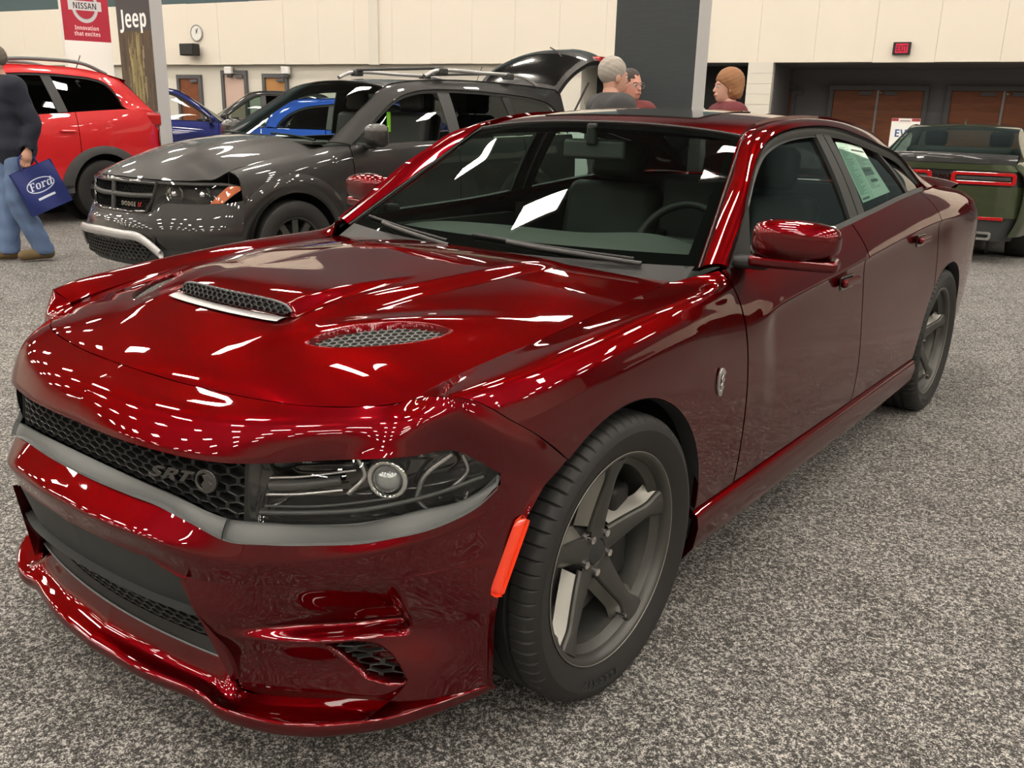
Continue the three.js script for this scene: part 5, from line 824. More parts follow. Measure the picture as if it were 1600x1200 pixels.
// ---------- green coupe seen from behind ----------
{
  const car = thing('green_coupe', 'olive green metallic coupe with black tail panel and long red lamps', 'car', [-.923, 0, -12.949], 3.254), paint = M.green;
  const ST = [[.80, [.60, .3], [.66, .45], [.68, .6], [.66, .75], [.6, .82]], [.45, [.80, .2], [.87, .4], [.90, .62], [.87, .82], [.74, .90]], [0, [.86, .19], [.93, .4], [.95, .65], [.91, .88], [.76, .97]], [-.7, [.87, .19], [.93, .4], [.955, .66], [.92, .90], [.84, 1.0]], [-1.6, [.87, .19], [.93, .4], [.95, .68], [.93, .92], [.86, 1.03]], [-2.4, [.87, .19], [.94, .4], [.965, .7], [.95, .95], [.86, 1.08]], [-2.95, [.88, .2], [.95, .42], [.975, .72], [.95, .97], [.80, 1.10]], [-3.5, [.86, .24], [.92, .42], [.94, .72], [.915, .96], [.75, 1.085]], [-3.85, [.80, .27], [.86, .45], [.88, .72], [.86, .94], [.72, 1.06]], [-3.97, [.74, .30], [.80, .48], [.82, .72], [.80, .92], [.68, 1.04]]];
  const B = sideOf(ST), A = [[0, .40, .36], [-2.95, .40, .36]];
  bodySides(car, B, [['front_fender', .79, -.68], ['door', -.69, -2.1], ['quarter_panel', -2.11, -3.97]], A, paint, .30);
  const hm = pchip([[-.6, 1.0], [0, .98], [.5, .92], [.80, .83]]); mesh('hood', sheet((s, t) => { const z = lerp(.79, -.62, t), e = B.S(z, B.top), k = 2 * s - 1; return V(k * e.x, hm(z) - (hm(z) - e.y) * Math.abs(k) ** 2.2, z); }, 20, 20, { flange: .01 }), paint, car);
  mesh('front_bumper', sheet((s, t) => { const k = 2 * s - 1, e = B.S(.80, lerp(0, B.top, t)); return V(k * e.x, e.y, .80 + .12 * (1 - k * k)); }, 20, 10), paint, car);
  greenhouse(car, { paint, RI: [[.74, 1.0, -.72], [.68, 1.18, -1.05], [.60, 1.37, -1.42], [.59, 1.43, -1.75], [.59, 1.445, -2.1], [.60, 1.42, -2.45], [.62, 1.32, -2.85], [.68, 1.18, -3.25], [.73, 1.10, -3.45]], RO: [[.84, 1.0, -.80], [.77, 1.15, -1.1], [.70, 1.31, -1.45], [.675, 1.37, -1.75], [.67, 1.375, -2.05], [.69, 1.33, -2.35], [.74, 1.22, -2.55], [.80, 1.12, -2.62], [.84, 1.09, -2.64]], belt: z => { const p = B.S(z, B.top); return V(p.x - .01, p.y + .01, z); }, roofMid: pchip([[0, 1.41, -1.35], [.4, 1.475, -1.85], [1, 1.44, -2.48]]), wsMid: pchip([[0, 1.01, -.58], [1, 1.405, -1.34]]), rwMid: pchip([[0, 1.435, -2.5], [.5, 1.30, -2.98], [1, 1.125, -3.5]]), rw: M.sideGlass, zs: [-.74, -1.43, -2.47, -3.44], windows: [['door_glass', -.95, -2.05, -.97, -2.0, M.sideGlass], ['quarter_glass', -2.12, -2.52, -2.08, -2.38, M.sideGlass]], posts: [[-2.05, -2.12, -2.0, -2.08]] });
  const deck = sheet((s, t) => { const z = lerp(-3.44, -3.96, t), e = B.S(z, B.top), k = 2 * s - 1; return V(k * e.x, e.y + .03 * (1 - k * k), z - .02 * (1 - k * k)); }, 24, 12, { flange: .01 }); mesh('trunk_lid', deck, paint, car);
  mesh('tail_spoiler', sheet((s, t) => { const k = 2 * s - 1, q = [[1.07, -3.74], [1.115, -3.88], [1.15, -4.0], [1.12, -4.02], [1.045, -4.03]], i = Math.min(3, Math.floor(t * 4)), u = t * 4 - i; return V(k * .70, lerp(q[i][0], q[i + 1][0], u) + .012 * (1 - k * k), lerp(q[i][1], q[i + 1][1], u) + .04 * k * k); }, 24, 12), M.blackPaint, car);
  const RZ = (k, y) => -4.0 - .03 * (1 - k ** 4) + (Math.abs(k) > .86 ? (Math.abs(k) - .86) * .9 : 0);
  const rear = (y0, y1, w0, w1, d, m, n, kk = 1) => mesh(n, sheet((s, t) => { const k = (2 * s - 1) * kk, y = lerp(y0, y1, t); return V(k * lerp(w0, w1, t), y, RZ(k, y) + d); }, 40, 8), m, car);
  rear(1.05, .985, .74, .80, 0, paint, 'tail_upper_band'); rear(.985, .825, .80, .83, .025, M.blackPaint, 'tail_panel'); rear(.825, .50, .83, .84, 0, paint, 'rear_bumper'); rear(.50, .25, .84, .76, .02, M.matteDark, 'rear_diffuser');
  for (const sx of [1, -1]) mesh('tail_corner', sheet((s, t) => { const y = lerp(.50, 1.05, t), e = B.S(-3.97, B.at(-3.97, y)); return V(sx * lerp(lerp(.84, .74, t), e.x + .002, s), y, lerp(RZ(1, y), -3.96, s)); }, 6, 10), paint, car);
  for (const sx of [1, -1]) {
    const lamp = new THREE.Group(); lamp.name = 'tail_lamp'; car.add(lamp);
    const ring = new THREE.Shape(); const R = (sh, x0, x1, y0, y1, r) => { sh.moveTo(x0 + r, y0); sh.lineTo(x1 - r, y0); sh.quadraticCurveTo(x1, y0, x1, y0 + r); sh.lineTo(x1, y1 - r); sh.quadraticCurveTo(x1, y1, x1 - r, y1); sh.lineTo(x0 + r, y1); sh.quadraticCurveTo(x0, y1, x0, y1 - r); sh.lineTo(x0, y0 + r); sh.quadraticCurveTo(x0, y0, x0 + r, y0); };
    R(ring, .10, .72, .845, .965, .04); const ho = new THREE.Path(); R(ho, .135, .69, .872, .94, .025); ring.holes.push(ho);
    const g = new THREE.ExtrudeGeometry(ring, { depth: .02, bevelSize: .004, bevelThickness: .004, bevelSegments: 2 }); g.translate(0, 0, -.0); const q = g.attributes.position; for (let i = 0; i < q.count; i++) { q.setZ(i, -4.012 - q.getZ(i)); } g.computeVertexNormals();
    mesh('lamp_ring', sx > 0 ? g : mirrorX(g), M.tailRed, lamp); const mid = rbox(.54, .04, .02, .01, .41, .905, -4.015); mesh('lamp_bar', sx > 0 ? mid : mirrorX(mid), M.trimGrey, lamp);
    mesh('reflector_strip', rbox(.36, .035, .02, .008, sx * .48, .49, -4.02), M.tailRed, car);
    const ex = new THREE.Shape(); R(ex, .30, .57, .265, .345, .03); const eh = new THREE.Path(); R(eh, .318, .552, .283, .327, .02); ex.holes.push(eh); const eg = new THREE.ExtrudeGeometry(ex, { depth: .08, bevelSize: .003, bevelThickness: .003, bevelSegments: 1 }).translate(0, 0, -4.05); mesh('exhaust_tip', sx > 0 ? eg : mirrorX(eg), M.satinChrome, car);
  }
  const tt = new TextGeometry('DODGE', { font, size: .05, depth: .006, curveSegments: 2 }); tt.computeBoundingBox(); tt.translate(-tt.boundingBox.max.x / 2, 0, 0); tt.rotateY(Math.PI); tt.translate(.02, .88, -4.012); mesh('tail_script', tt, M.chrome, car);
  seatPair(car, .34, [-1.5]); mesh('rear_bench', [rbox(1.2, .6, .16, .06, 0, .9, -2.55), box(1.4, .03, .8, 0, 1.03, -3.0)], M.seat, car); mesh('cabin_floor', box(1.5, .03, 2.6, 0, .4, -1.7), M.interior, car); mesh('dashboard', rbox(1.4, .2, .4, .06, 0, .93, -1.0), M.dash, car);
  mesh('antenna_fin', new THREE.ConeGeometry(.03, .09, 8).scale(.5, 1, 1.6).translate(0, 1.50, -2.35), paint, car);
  placeWheels(car, simpleWheel(.365, .27, .13, 7, M.rim), .82, [0, -2.95], .365);
}
// ---------- cars further back ----------
function farCar(name, label, pos, turn, paint, o = {}) {
  const car = thing(name, label, 'car', pos, turn), h = o.h || 1, rl = o.roof || 1.62, wb = 2.7;
  const ST = [[.85, [.6, .35], [.66, .5], [.66, .68], [.6, .80 * h]], [.5, [.82, .25], [.87, .5], [.87, .75 * h], [.72, .93 * h]], [-.6, [.86, .24], [.9, .5], [.9, .82 * h], [.80, 1.02 * h]], [-2.6, [.86, .24], [.9, .5], [.9, .86 * h], [.82, 1.07 * h]], [-3.4, [.80, .3], [.85, .52], [.85, .86 * h], [.76, 1.08 * h]], [-3.6, [.62, .4], [.68, .55], [.68, .82 * h], [.62, 1.03 * h]]];
  const B = sideOf(ST); bodySides(car, B, [['front_fender', .84, -.6], ['front_door', -.61, -1.6], ['rear_door', -1.61, -2.5], ['quarter_panel', -2.51, -3.6]], [[0, .37, .34], [-wb, .37, .34]], paint, .3);
  const hm = pchip([[-.55, 1.05 * h], [.3, .98 * h], [.85, .81 * h]]); mesh('hood', sheet((s, t) => { const z = lerp(.84, -.5, t), e = B.S(z, B.top), k = 2 * s - 1; return V(k * e.x, hm(z) - (hm(z) - e.y) * Math.abs(k) ** 2.2, z); }, 16, 14, { flange: .01 }), paint, car);
  for (const [z, d, n] of [[.85, .1, 'front_bumper'], [-3.6, -.08, 'rear_bumper']]) mesh(n, sheet((s, t) => { const k = 2 * s - 1, e = B.S(z, lerp(0, B.top, t)); return V(k * e.x, e.y, z + d * (1 - k * k)); }, 16, 8), paint, car);
  const zr = o.zr || -3.3;
  greenhouse(car, { paint, RI: [[.74, 1.03 * h, -.55], [.68, lerp(1.03 * h, rl, .5), -.95], [.58, rl - .08, -1.35], [.57, rl - .04, -1.8], [.57, rl - .05, -2.4], [.57, rl - .1, zr + .35], [.62, lerp(1.08 * h, rl, .45), zr + .1], [.70, 1.09 * h, zr]], RO: [[.80, 1.03 * h, -.65], [.74, lerp(1.03 * h, rl - .12, .5), -1.0], [.67, rl - .13, -1.45], [.66, rl - .11, -1.9], [.67, rl - .13, -2.45], [.69, rl - .2, zr + .5], [.73, lerp(1.08 * h, rl - .15, .4), zr + .25], [.79, 1.08 * h, zr + .15]], belt: z => { const p = B.S(z, B.top); return V(p.x - .01, p.y + .01, z); }, roofMid: pchip([[0, rl - .05, -1.3], [.4, rl, -1.9], [1, rl - .07, zr + .33]]), wsMid: pchip([[0, 1.05 * h, -.42], [1, rl - .055, -1.29]]), rwMid: pchip([[0, rl - .075, zr + .32], [1, 1.10 * h, zr - .08]]), rw: M.privacy, zs: [-.57, -1.36, zr + .36, zr + .02], windows: [['front_door_glass', -.80, -1.55, -.85, -1.52, o.clear ? M.lens : M.sideGlass], ['rear_door_glass', -1.65, -2.4, -1.63, -2.35, M.privacy], ['quarter_glass', -2.5, zr + .3, -2.45, zr + .45, M.privacy]], posts: [[-1.55, -1.65, -1.52, -1.63], [-2.4, -2.5, -2.35, -2.45]] });
  for (const sx of [1, -1]) { mesh('headlight', rbox(.28, .13, .3, .05, sx * .66, .74 * h, .62), M.lens, car); mesh('tail_lamp', rbox(.2, .16, .2, .04, sx * .70, .92 * h, -3.46), M.tailRed, car); doorMirror(car, sx, [sx * .98, 1.08 * h, -.75], paint, .1, .07); }
  mesh('cabin_floor', [box(1.4, .03, 2.8, 0, .4, -1.8), box(1.3, .2, .3, 0, .98 * h, -.85)], M.interior, car); seatPair(car, .48, [-1.6]);
  placeWheels(car, simpleWheel(.345, .22, .1, 5, M.silver), .78, [0, -wb], .345);
  return car;
}
// ---------- brand towers and a small sign ----------
{
  const tower = (name, label, s, turn, w, d, h, faceTex, sideM, yTop) => {
    const t = thing(name, label, 'sign', [s.x, 0, s.z], turn); mesh('tower_body', rbox(w, h, d, .012, 0, h / 2, 0), sideM, t);
    mesh('face_print', new THREE.PlaneGeometry(w - .004, h - .004).translate(0, h / 2, d / 2 + .003), std({ map: faceTex, roughness: .55 }), t); mesh('foot_plate', box(w + .2, .03, d + .2, 0, .015, 0), M.satinGrey, t); return t;
  };
  const grey = std({ color: lin(.52, .52, .52), roughness: .5 }), whiteM = std({ color: lin(.80, .78, .74), roughness: .5 });
  // trunk print tower
  const jt = canvasTex(512, 1800, (g, w, h) => {
    g.fillStyle = '#4a4446'; g.fillRect(0, 0, w, h); const y0 = 470; g.fillStyle = '#5b4a35'; g.fillRect(0, y0, w, h - y0);
    for (let i = 0; i < 900; i++) { const x = hash2(i, 1) * w, y = y0 + hash2(i, 2) * (h - y0), l = 60 + hash2(i, 3) * 240, q = Math.abs(x / w - .47); const c = q < .16 ? ['#8b8155', '#a59a68', '#6f6a45', '#b3a06a'][i % 4] : q < .24 ? ['#cdb98a', '#3b3328', '#7c6a48', '#2c2822'][i % 4] : ['#4c4038', '#39322e', '#57483a', '#6d5a40'][i % 4]; g.globalAlpha = .5; g.fillStyle = c; g.fillRect(x, y, 5 + hash2(i, 4) * 16, l); }
    g.globalAlpha = 1; g.fillStyle = '#4a4446'; g.fillRect(0, 0, w, y0 - 10); g.fillStyle = '#ffffff'; g.font = 'bold 190px sans-serif'; g.textAlign = 'center'; g.fillText('Jeep', w / 2, 440);
  });
  let s = spot(232, 14.5); tower('display_tower', 'tall dark tower printed with a tree trunk and white Jeep lettering', s, s.turnTo - .90, .80, .24, 3.5, jt, grey);
  const nt = canvasTex(512, 1900, (g, w, h) => {
    g.fillStyle = '#fbf9f4'; g.fillRect(0, 0, w, h); g.fillStyle = '#b5213a'; g.fillRect(0, 0, w, 565);
    g.strokeStyle = '#c9c9cc'; g.lineWidth = 34; g.beginPath(); g.arc(w / 2, 265, 128, 0, 7); g.stroke(); g.strokeStyle = '#8e8e92'; g.lineWidth = 6; g.beginPath(); g.arc(w / 2, 265, 112, 0, 7); g.stroke();
    g.fillStyle = '#d4d4d6'; g.fillRect(w / 2 - 180, 225, 360, 80); g.fillStyle = '#3a3236'; g.font = 'bold 72px sans-serif'; g.textAlign = 'center'; g.fillText('NISSAN', w / 2, 291); g.fillStyle = '#f4d6d8'; g.font = 'bold 50px sans-serif'; g.fillText('Innovation', w / 2, 470); g.fillText('that excites', w / 2, 520);
  });
  s = spot(148, 15.6); tower('display_tower', 'white tower with red top panel and silver ring logo behind the red off-roader', s, s.turnTo + .14, .735, .32, 3.55, nt, whiteM);
  const dt = canvasTex(512, 1800, (g, w, h) => { g.fillStyle = '#2f3539'; g.fillRect(0, 0, w, h); for (let i = 0; i < 1500; i++) { const y = hash2(i, 2) * h; g.globalAlpha = .12; g.fillStyle = hash2(i, 5) > .5 ? '#3d4346' : '#24292d'; g.fillRect(hash2(i, 1) * w, y, 30 + hash2(i, 3) * 90, 6); } for (let i = 0; i < 260; i++) { g.globalAlpha = .10; g.fillStyle = ['#6b2a2c', '#8c3a36', '#402428'][i % 3]; const y = h * .62 + hash2(i, 8) ** .7 * h * .34; g.fillRect(w * .1 + hash2(i, 7) * w * .6, y, 20 + hash2(i, 3) * 80, 26); } g.globalAlpha = 1; });
  s = spot(1026, 10.3); tower('display_tower', 'wide plain charcoal tower with pale grey side behind the talking visitors', s, s.turnTo - .42, 1.0, .36, 3.5, dt, grey);
  // easel sign near the doors
  s = spot(1417, 15.4); const es = thing('easel_sign', 'white poster board with red header and blue letters beside the green coupe', 'sign', [s.x, 0, s.z], s.turnTo);
  const et = canvasTex(256, 360, (g, w, h) => { g.fillStyle = '#f2f2ee'; g.fillRect(0, 0, w, h); g.fillStyle = '#a33a3c'; g.fillRect(0, 0, w, 26); g.fillStyle = '#eee4e2'; g.fillRect(60, 0, 120, 44); g.fillStyle = '#7a7370'; g.fillRect(72, 18, 96, 8); g.fillStyle = '#3a5c9c'; g.font = 'bold 96px sans-serif'; g.fillText('EV', 34, 170); });
  mesh('board', box(.46, .66, .02, 0, 1.24, 0), M.white, es); mesh('poster', new THREE.PlaneGeometry(.455, .655).translate(0, 1.24, .0115), std({ map: et, roughness: .6 }), es); for (const x of [-.2, .2]) mesh('leg', box(.03, 1.2, .03, x, .6, -.05), M.satinGrey, es); mesh('ledge', box(.5, .03, .06, 0, .90, .01), M.satinGrey, es);
}
// ---------- cars further back ----------
{
  let s = spot(275, 18.3), th = s.turnRight; farCar('navy_crossover', 'navy blue crossover parked side-on behind the tree-trunk tower', [s.x + 1.4 * Math.sin(th), 0, s.z + 1.4 * Math.cos(th)], th, M.navy, { roof: 1.86, h: 1.16, zr: -3.4, clear: true });
  s = spot(625, 13.6); th = s.turnRight + .05; farCar('blue_hatchback', 'bright blue hatchback seen through the windshield of the grey crossover', [s.x + 1.4 * Math.sin(th), 0, s.z + 1.4 * Math.cos(th)], th, M.blue, { roof: 1.66, h: 1.1, zr: -3.35 });
  s = spot(400, 20.5); th = s.turnRight + Math.PI; farCar('black_sedan', 'black sedan far back beside the pink doorway', [s.x + 1.4 * Math.sin(th), 0, s.z + 1.4 * Math.cos(th)], th, M.blackPaint, { roof: 1.9, h: 1.2 });
  s = spot(1075, 15.6); th = s.turnRight; farCar('white_sedan', 'white car standing behind the charcoal tower and the visitors', [s.x + 1.4 * Math.sin(th), 0, s.z + 1.4 * Math.cos(th)], th, paint(lin(.75, .75, .74), { metalness: 0, roughness: .5 }), { roof: 1.83, h: 1.12 });
}
// ---------- people ----------
const _sub = (a, b) => [a[0] - b[0], a[1] - b[1], a[2] - b[2]];
function cap(p, a, b, ra, rb) { const ab = _sub(b, a), ap = _sub(p, a), l = ab[0] ** 2 + ab[1] ** 2 + ab[2] ** 2 || 1e-9, t = clamp((ap[0] * ab[0] + ap[1] * ab[1] + ap[2] * ab[2]) / l, 0, 1); return Math.hypot(ap[0] - ab[0] * t, ap[1] - ab[1] * t, ap[2] - ab[2] * t) - lerp(ra, rb, t); }
const ell = (p, c, r) => { const x = (p[0] - c[0]) / r[0], y = (p[1] - c[1]) / r[1], z = (p[2] - c[2]) / r[2], k = Math.hypot(x, y, z); return (k - 1) * Math.min(...r); };
const smin = (a, b, k) => { const h = clamp(.5 + .5 * (b - a) / k, 0, 1); return lerp(b, a, h) - k * h * (1 - h); };
function fieldMesh(f, lo, hi, cell) {
  const size = Math.max(hi[0] - lo[0], hi[1] - lo[1], hi[2] - lo[2]) + cell * 4, c = [0, 1, 2].map(k => (lo[k] + hi[k]) / 2), res = Math.min(150, Math.ceil(size / cell)), mc = new MarchingCubes(res, new THREE.MeshStandardMaterial(), false, false, 400000), h = mc.halfsize, half = size / 2; mc.isolation = 0;
  for (let z = 0; z < res; z++) for (let y = 0; y < res; y++) for (let x = 0; x < res; x++) { const p = [c[0] + (x - h) / h * half, c[1] + (y - h) / h * half, c[2] + (z - h) / h * half]; let v = 1; if (p[0] < lo[0] - cell || p[0] > hi[0] + cell || p[1] < lo[1] - cell || p[1] > hi[1] + cell || p[2] < lo[2] - cell || p[2] > hi[2] + cell) v = .2; else v = f(p); mc.field[x + y * res + z * res * res] = -v; }
  mc.update(); const n = mc.count, g = new THREE.BufferGeometry(), pos = new Float32Array(n * 3), nor = new Float32Array(n * 3);
  for (let i = 0; i < n * 3; i += 3) for (let k = 0; k < 3; k++) { pos[i + k] = c[k] + mc.positionArray[i + k] * half; nor[i + k] = mc.normalArray[i + k]; }
  g.setAttribute('position', new THREE.BufferAttribute(pos, 3)); const m = mergeVertices(g, 1e-5); m.computeVertexNormals(); return m;
}
function person(o) {
  const P = thing('person', o.label, 'person', o.pos, o.turn), S = o.scale || 1; P.scale.setScalar(S);
  const J = { pel: [0, .96, 0], chest: [0, 1.28, .0], neck: [0, 1.47, 0], hd: [0, 1.63, .02], hipL: [.09, .93, 0], hipR: [-.09, .93, 0], kneeL: [.10, .51, .02], kneeR: [-.10, .51, .02], ankL: [.10, .09, -.01], ankR: [-.10, .09, -.01], toeL: [.11, .03, .17], toeR: [-.11, .03, .17], shL: [.19, 1.42, 0], shR: [-.19, 1.42, 0], elL: [.25, 1.13, -.02], elR: [-.25, 1.13, -.02], wrL: [.25, .88, .06], wrR: [-.25, .88, .06], ...o.joints };
  const torso = (p, g) => smin(smin(ell(p, [0, 1.02 + (J.pel[1] - .96), J.pel[2]], [.165 + g, .15 + g, .115 + g]), ell(p, [(J.chest[0]), 1.27, J.chest[2]], [.185 + g, .24 + g, .125 + g]), .08), cap(p, J.shL, J.shR, .075 + g, .075 + g), .07);
  const arm = (p, s, g) => Math.min(cap(p, J['sh' + s], J['el' + s], .058 + g, .046 + g), cap(p, J['el' + s], J['wr' + s], .046 + g, .03 + g));
  const leg = (p, s, g) => Math.min(cap(p, J['hip' + s], J['knee' + s], .092 + g, .062 + g), cap(p, J['knee' + s], J['ank' + s], .06 + g, .04 + g));
  const fingers = s => { const w = J['wr' + s], e = J['el' + s], d = _sub(w, e), l = Math.hypot(...d), u = d.map(v => v / l), out = []; const side = [u[1], -u[0], 0].map((v, i) => i === 2 ? 0 : v), fw = [0, 0, 1]; for (let i = 0; i < 4; i++) { const off = (i - 1.5) * .02, b = [w[0] + u[0] * .08, w[1] + u[1] * .08, w[2] + u[2] * .08 + off], len = [.06, .07, .066, .05][i], m = [b[0] + u[0] * len * .6, b[1] + u[1] * len * .6, b[2] + u[2] * len * .6], t = [m[0] - (s === 'L' ? .028 : -.028), m[1] + u[1] * .018, m[2]]; out.push([b, m, .0092, .0088], [m, t, .0088, .0078]); } const tb = [w[0] + u[0] * .03, w[1] + u[1] * .03, w[2] + .03]; out.push([tb, [tb[0] - (s === 'L' ? .015 : -.015), tb[1] + u[1] * .05, tb[2] + .028], .011, .009]); return out; };
  const hand = (p, s, F) => { const w = J['wr' + s], e = J['el' + s], d = _sub(w, e), l = Math.hypot(...d); const c = [w[0] + d[0] / l * .045, w[1] + d[1] / l * .045, w[2] + d[2] / l * .045]; let v = smin(cap(p, w, c, .027, .03), ell(p, c, [.02, .045, .042]), .02); for (const f of F) v = smin(v, cap(p, ...f), .006); return v; };
  const H = J.hd, face = o.look || 0, cf = Math.cos(face), sf = Math.sin(face), tl = p => { const x = p[0] - H[0], y = p[1] - H[1], z = p[2] - H[2]; return [x * cf - z * sf, y, x * sf + z * cf]; };
  const headF = p0 => { const p = tl(p0); let d = ell(p, [0, .035, -.015], [.075, .095, .095]); d = smin(d, ell(p, [0, -.045, .025], [.056, .075, .066]), .04); d = smin(d, cap(p, [0, .005, .085], [0, -.026, .101], .009, .012), .014); d = smin(d, ell(p, [0, -.085, .055], [.026, .022, .024]), .02); d = smin(d, cap(p, [-.03, .022, .076], [.03, .022, .076], .012, .012), .012); for (const s of [-1, 1]) { d = smin(d, ell(p, [s * .078, -.01, -.008], [.012, .032, .02]), .008); d = Math.max(d, -ell(p, [s * .03, .004, .098], [.014, .009, .012])); } d = smin(d, cap(p, [-.02, -.058, .088], [.02, -.058, .088], .009, .009), .01); return d; };
  // one continuous body under the clothes
  const FL = fingers('L'), FR = fingers('R');
  const bodyF = p => { let d = torso(p, -.012); d = smin(d, cap(p, J.neck, [H[0], H[1] - .05, H[2] - .02], .058, .055), .05); for (const s of ['L', 'R']) { d = smin(d, arm(p, s, -.008), .04); d = smin(d, leg(p, s, -.008), .04); d = smin(d, cap(p, J['ank' + s], J['toe' + s], .035, .025), .03); } return d; };
  const pts = Object.values(J), lo = [0, 1, 2].map(k => Math.min(...pts.map(p => p[k])) - .16), hi = [0, 1, 2].map(k => Math.max(...pts.map(p => p[k])) + .16); lo[1] = -.02;
  const skin = std({ color: o.skin || lin(.52, .27, .19), roughness: .55 });
  const parts = [fieldMesh(bodyF, lo, hi, .02), fieldMesh(p => smin(headF(p), cap(p, J.neck, [H[0], H[1] - .06, H[2] - .02], .056, .054), .03), [H[0] - .12, H[1] - .2, H[2] - .14], [H[0] + .12, H[1] + .15, H[2] + .15], .0055)];
  for (const [s, F] of [['L', FL], ['R', FR]]) { const w = J['wr' + s]; parts.push(fieldMesh(p => hand(p, s, F), [w[0] - .1, w[1] - .22, w[2] - .1], [w[0] + .1, w[1] + .05, w[2] + .12], .0045)); }
  mesh('body', parts.map(g => g.toNonIndexed()), skin, P);
  const cl = (n, f, l, h, m, cell = .016) => mesh(n, fieldMesh(f, l, h, cell), m, P);
  const fold = (p, a) => a * (Math.sin(p[1] * 46 + Math.sin(p[0] * 22 + p[2] * 17) * 1.8) * .5 + Math.sin(p[0] * 38 + p[1] * 21) * .3);
  cl('top', p => { let d = torso(p, .022); if (o.coat) d = smin(d, ell(p, [J.pel[0], .93, J.pel[2]], [.20, .16, .16]), .08); for (const s of ['L', 'R']) d = smin(d, arm(p, s, .020), .05); d = smin(d, cap(p, J.neck, [J.neck[0], J.neck[1] + .015, J.neck[2] - .008], .078, .074), .03); return Math.max(d + fold(p, .006), (o.coat ? .80 : .93) - p[1], p[1] - 1.525, ...['L', 'R'].map(s => .055 - Math.hypot(...[0, 1, 2].map(k => p[k] - J['wr' + s][k])) * 1.0)); }, [lo[0], .75, lo[2]], [hi[0], 1.55, hi[2]], std({ color: o.top, roughness: .85 }));
  cl('trousers', p => { let d = ell(p, [J.pel[0], .99, J.pel[2]], [.175, .13, .125]); for (const s of ['L', 'R']) d = smin(d, Math.min(cap(p, J['hip' + s], J['knee' + s], .105, .085), cap(p, J['knee' + s], J['ank' + s], .085, .083)), .04); return Math.max(d + fold(p, .007), p[1] - 1.06, .055 - p[1]); }, [lo[0], 0, lo[2]], [hi[0], 1.1, hi[2]], std({ color: o.trousers, roughness: .9 }));
  for (const s of ['L', 'R']) { const a = J['ank' + s], t = J['toe' + s]; cl('shoe', p => Math.max(smin(cap(p, [a[0], a[1] - .035, a[2] - .035], [t[0], t[1] + .02, t[2]], .052, .042), cap(p, a, [a[0], a[1] + .05, a[2]], .052, .052), .03), .004 - p[1] + Math.min(a[1], .09) - .09), [Math.min(a[0], t[0]) - .08, Math.max(-.02, a[1] - .12), Math.min(a[2], t[2]) - .12], [Math.max(a[0], t[0]) + .08, a[1] + .12, Math.max(a[2], t[2]) + .1], std({ color: o.shoe || lin(.03, .025, .02), roughness: .8 }), .009); }
  const hl = o.hair; cl('hair', p0 => { const p = tl(p0); let d = ell(p, [0, .045, -.022], [.086 + hl.v, .098 + hl.v, .102 + hl.v]); const n = .0012 * Math.sin(p[0] * 150 + p[1] * 60) + .0008 * Math.sin(p[1] * 190 + p[2] * 90); if (hl.long) d = smin(d, ell(p, [0, -.03, -.05], [.10, .09, .075]), .03); const frontCut = p[2] - lerp(.015, .085, sstep(-.02, hl.fringe || .085, p[1])); return Math.max(d + n, frontCut, (hl.low ?? -.03) - p[1]); }, [H[0] - .15, H[1] - .15, H[2] - .17], [H[0] + .15, H[1] + .19, H[2] + .15], std({ color: hl.c, roughness: .7 }), .0065);
  const fg = new THREE.Group(); fg.name = 'face_details'; P.add(fg); fg.position.set(...H); fg.rotation.y = -face; fg.rotation.y = Math.atan2(sf, cf) ;
  for (const s of [-1, 1]) { mesh('eye', new THREE.SphereGeometry(.0115, 12, 10).translate(s * .03, .004, .078), std({ color: lin(.6, .58, .55), roughness: .3 }), fg); mesh('iris', new THREE.SphereGeometry(.006, 10, 8).translate(s * .03, .004, .0855), M.black, fg); mesh('eyebrow', tube([[s * .015, .023, .09], [s * .032, .027, .087], [s * .048, .021, .075]], .0035, 8, 5), std({ color: hl.brow || hl.c, roughness: .8 }), fg); }
  mesh('lips', tube([[-.022, -.058, .091], [0, -.056, .0985], [.022, -.058, .091]], .0045, 10, 6), std({ color: lin(.42, .14, .11), roughness: .5 }), fg);
  if (o.glasses) mesh('glasses', [new THREE.TorusGeometry(.021, .002, 6, 24).translate(-.03, .004, .102), new THREE.TorusGeometry(.021, .002, 6, 24).translate(.03, .004, .102), tube([[-.051, .006, .10], [-.078, .006, .05], [-.08, .0, -.02]], .002, 8, 5), tube([[.051, .006, .10], [.078, .006, .05], [.08, .0, -.02]], .002, 8, 5), tube([[-.01, .008, .104], [.01, .008, .104]], .002, 4, 5)], M.steel, fg);
  return P;
}
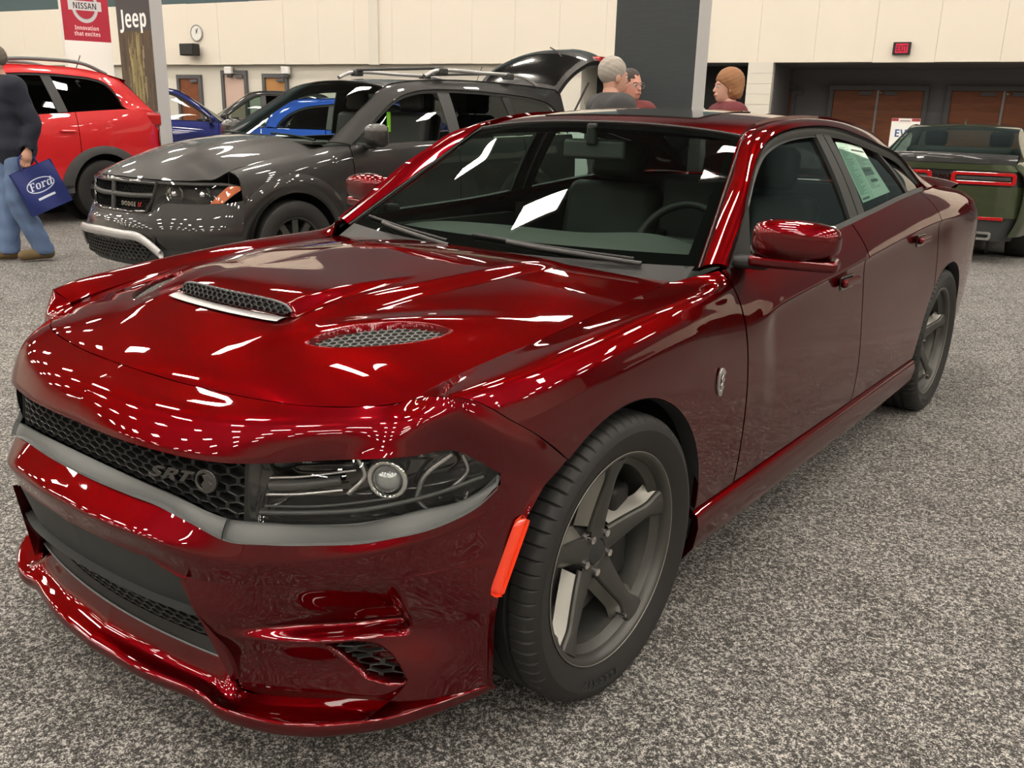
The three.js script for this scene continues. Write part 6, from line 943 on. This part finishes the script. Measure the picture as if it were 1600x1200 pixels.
{
  let s = spot(16, 8.05); const walkTurn = s.turnRight + Math.PI + .25;   // walks towards the picture's edge, seen from the side
  person({ label: 'man in navy jacket and blue jeans walking with a blue carrier bag', pos: [s.x, 0, s.z], turn: walkTurn, scale: 1.09, top: lin(.010, .013, .026), coat: true, trousers: lin(.11, .17, .30), shoe: lin(.16, .11, .05), skin: lin(.50, .27, .19), hair: { c: lin(.13, .11, .09), v: 0, low: -.02 }, joints: { chest: [0, 1.28, .02], neck: [0, 1.47, .05], hd: [0, 1.62, .09], kneeL: [.10, .52, .06], ankL: [.10, .10, -.10], toeL: [.11, .035, .07], kneeR: [-.10, .53, .06], ankR: [-.10, .09, .12], toeR: [-.11, .035, .29], elL: [.25, 1.14, -.10], wrL: [.25, .92, -.03], elR: [-.25, 1.15, .06], wrR: [-.25, .96, .18] } });
  const w = V(.25, .92, -.03).multiplyScalar(1.09).applyAxisAngle(V(0, 1, 0), walkTurn).add(V(s.x, 0, s.z));
  const bt = canvasTex(512, 512, (g, W, H) => { g.fillStyle = '#1b2a6b'; g.fillRect(0, 0, W, H); g.strokeStyle = '#c9d2e6'; g.lineWidth = 12; g.beginPath(); g.ellipse(W / 2, 220, 165, 78, 0, 0, 7); g.stroke(); g.fillStyle = '#d5dcec'; g.font = 'italic bold 120px serif'; g.textAlign = 'center'; g.fillText('Ford', W / 2, 258); g.fillRect(150, 350, 220, 26); });
  const bm = std({ map: bt, roughness: .6 }), bag = thing('carrier_bag', 'dark blue carrier bag with pale oval logo held by the walking man', 'bag', [w.x, w.y - .13, w.z], walkTurn + Math.PI / 2);
  const bs = (z, fl) => sheet((a, b) => { const x = lerp(-.19, .19, a), y = lerp(-.40, 0, b); return V(x * lerp(1, .96, b), y, z * (1 - .5 * (b) ** 3) + .012 * Math.sin(x * 18 + y * 9)); }, 16, 16, { flip: fl }); const uvFix = g => { const u = g.attributes.uv, p = g.attributes.position; for (let i = 0; i < u.count; i++) u.setXY(i, (p.getX(i) + .19) / .38, (p.getY(i) + .40) / .40); return g; };
  mesh('bag_front', uvFix(bs(.035, false)), bm, bag); mesh('bag_back', uvFix(bs(-.035, true)), bm, bag); const plain = std({ color: lin(.011, .024, .15), roughness: .6 }); mesh('bag_side', [box(.004, .40, .06, .187, -.2, 0), box(.004, .40, .06, -.187, -.2, 0), box(.37, .004, .07, 0, -.40, 0)], plain, bag); mesh('bag_handle', [tube([[-.08, -.01, .02], [-.05, .10, .01], [.05, .10, .01], [.08, -.01, .02]], .006, 24, 6), tube([[-.08, -.01, -.02], [-.05, .10, -.01], [.05, .10, -.01], [.08, -.01, -.02]], .006, 24, 6)], plain, bag); bag.rotation.z = .38;
  s = spot(953, 6.8); person({ label: 'grey-haired man in a charcoal jacket turned away beside the red sedan', pos: [s.x, 0, s.z], turn: s.turnRight + .45, scale: 1.05, look: 0, top: lin(.05, .05, .052), trousers: lin(.02, .022, .03), skin: lin(.55, .30, .22), hair: { c: lin(.36, .33, .29), v: .004, low: -.055 } });
  s = spot(981, 7.5); person({ label: 'man with short dark hair and glasses facing the grey-haired man', pos: [s.x, 0, s.z], turn: s.turnTo + .75, scale: 1.03, glasses: true, top: lin(.16, .03, .03), trousers: lin(.02, .022, .03), skin: lin(.58, .28, .21), hair: { c: lin(.045, .035, .03), v: -.004, low: .0 } });
  s = spot(1136, 7.3); person({ label: 'woman with short auburn hair and maroon top behind the red sedan', pos: [s.x, 0, s.z], turn: s.turnTo - 1.25, scale: 1.03, top: lin(.13, .02, .025), trousers: lin(.02, .02, .025), skin: lin(.58, .33, .25), hair: { c: lin(.28, .13, .055), v: .013, low: -.085, long: true, fringe: .06 } });
}
scene.updateMatrixWorld(true);
scene.traverse(o => { if (o.isMesh) { o.castShadow = o.receiveShadow = true; } });
renderer.render(scene, camera);
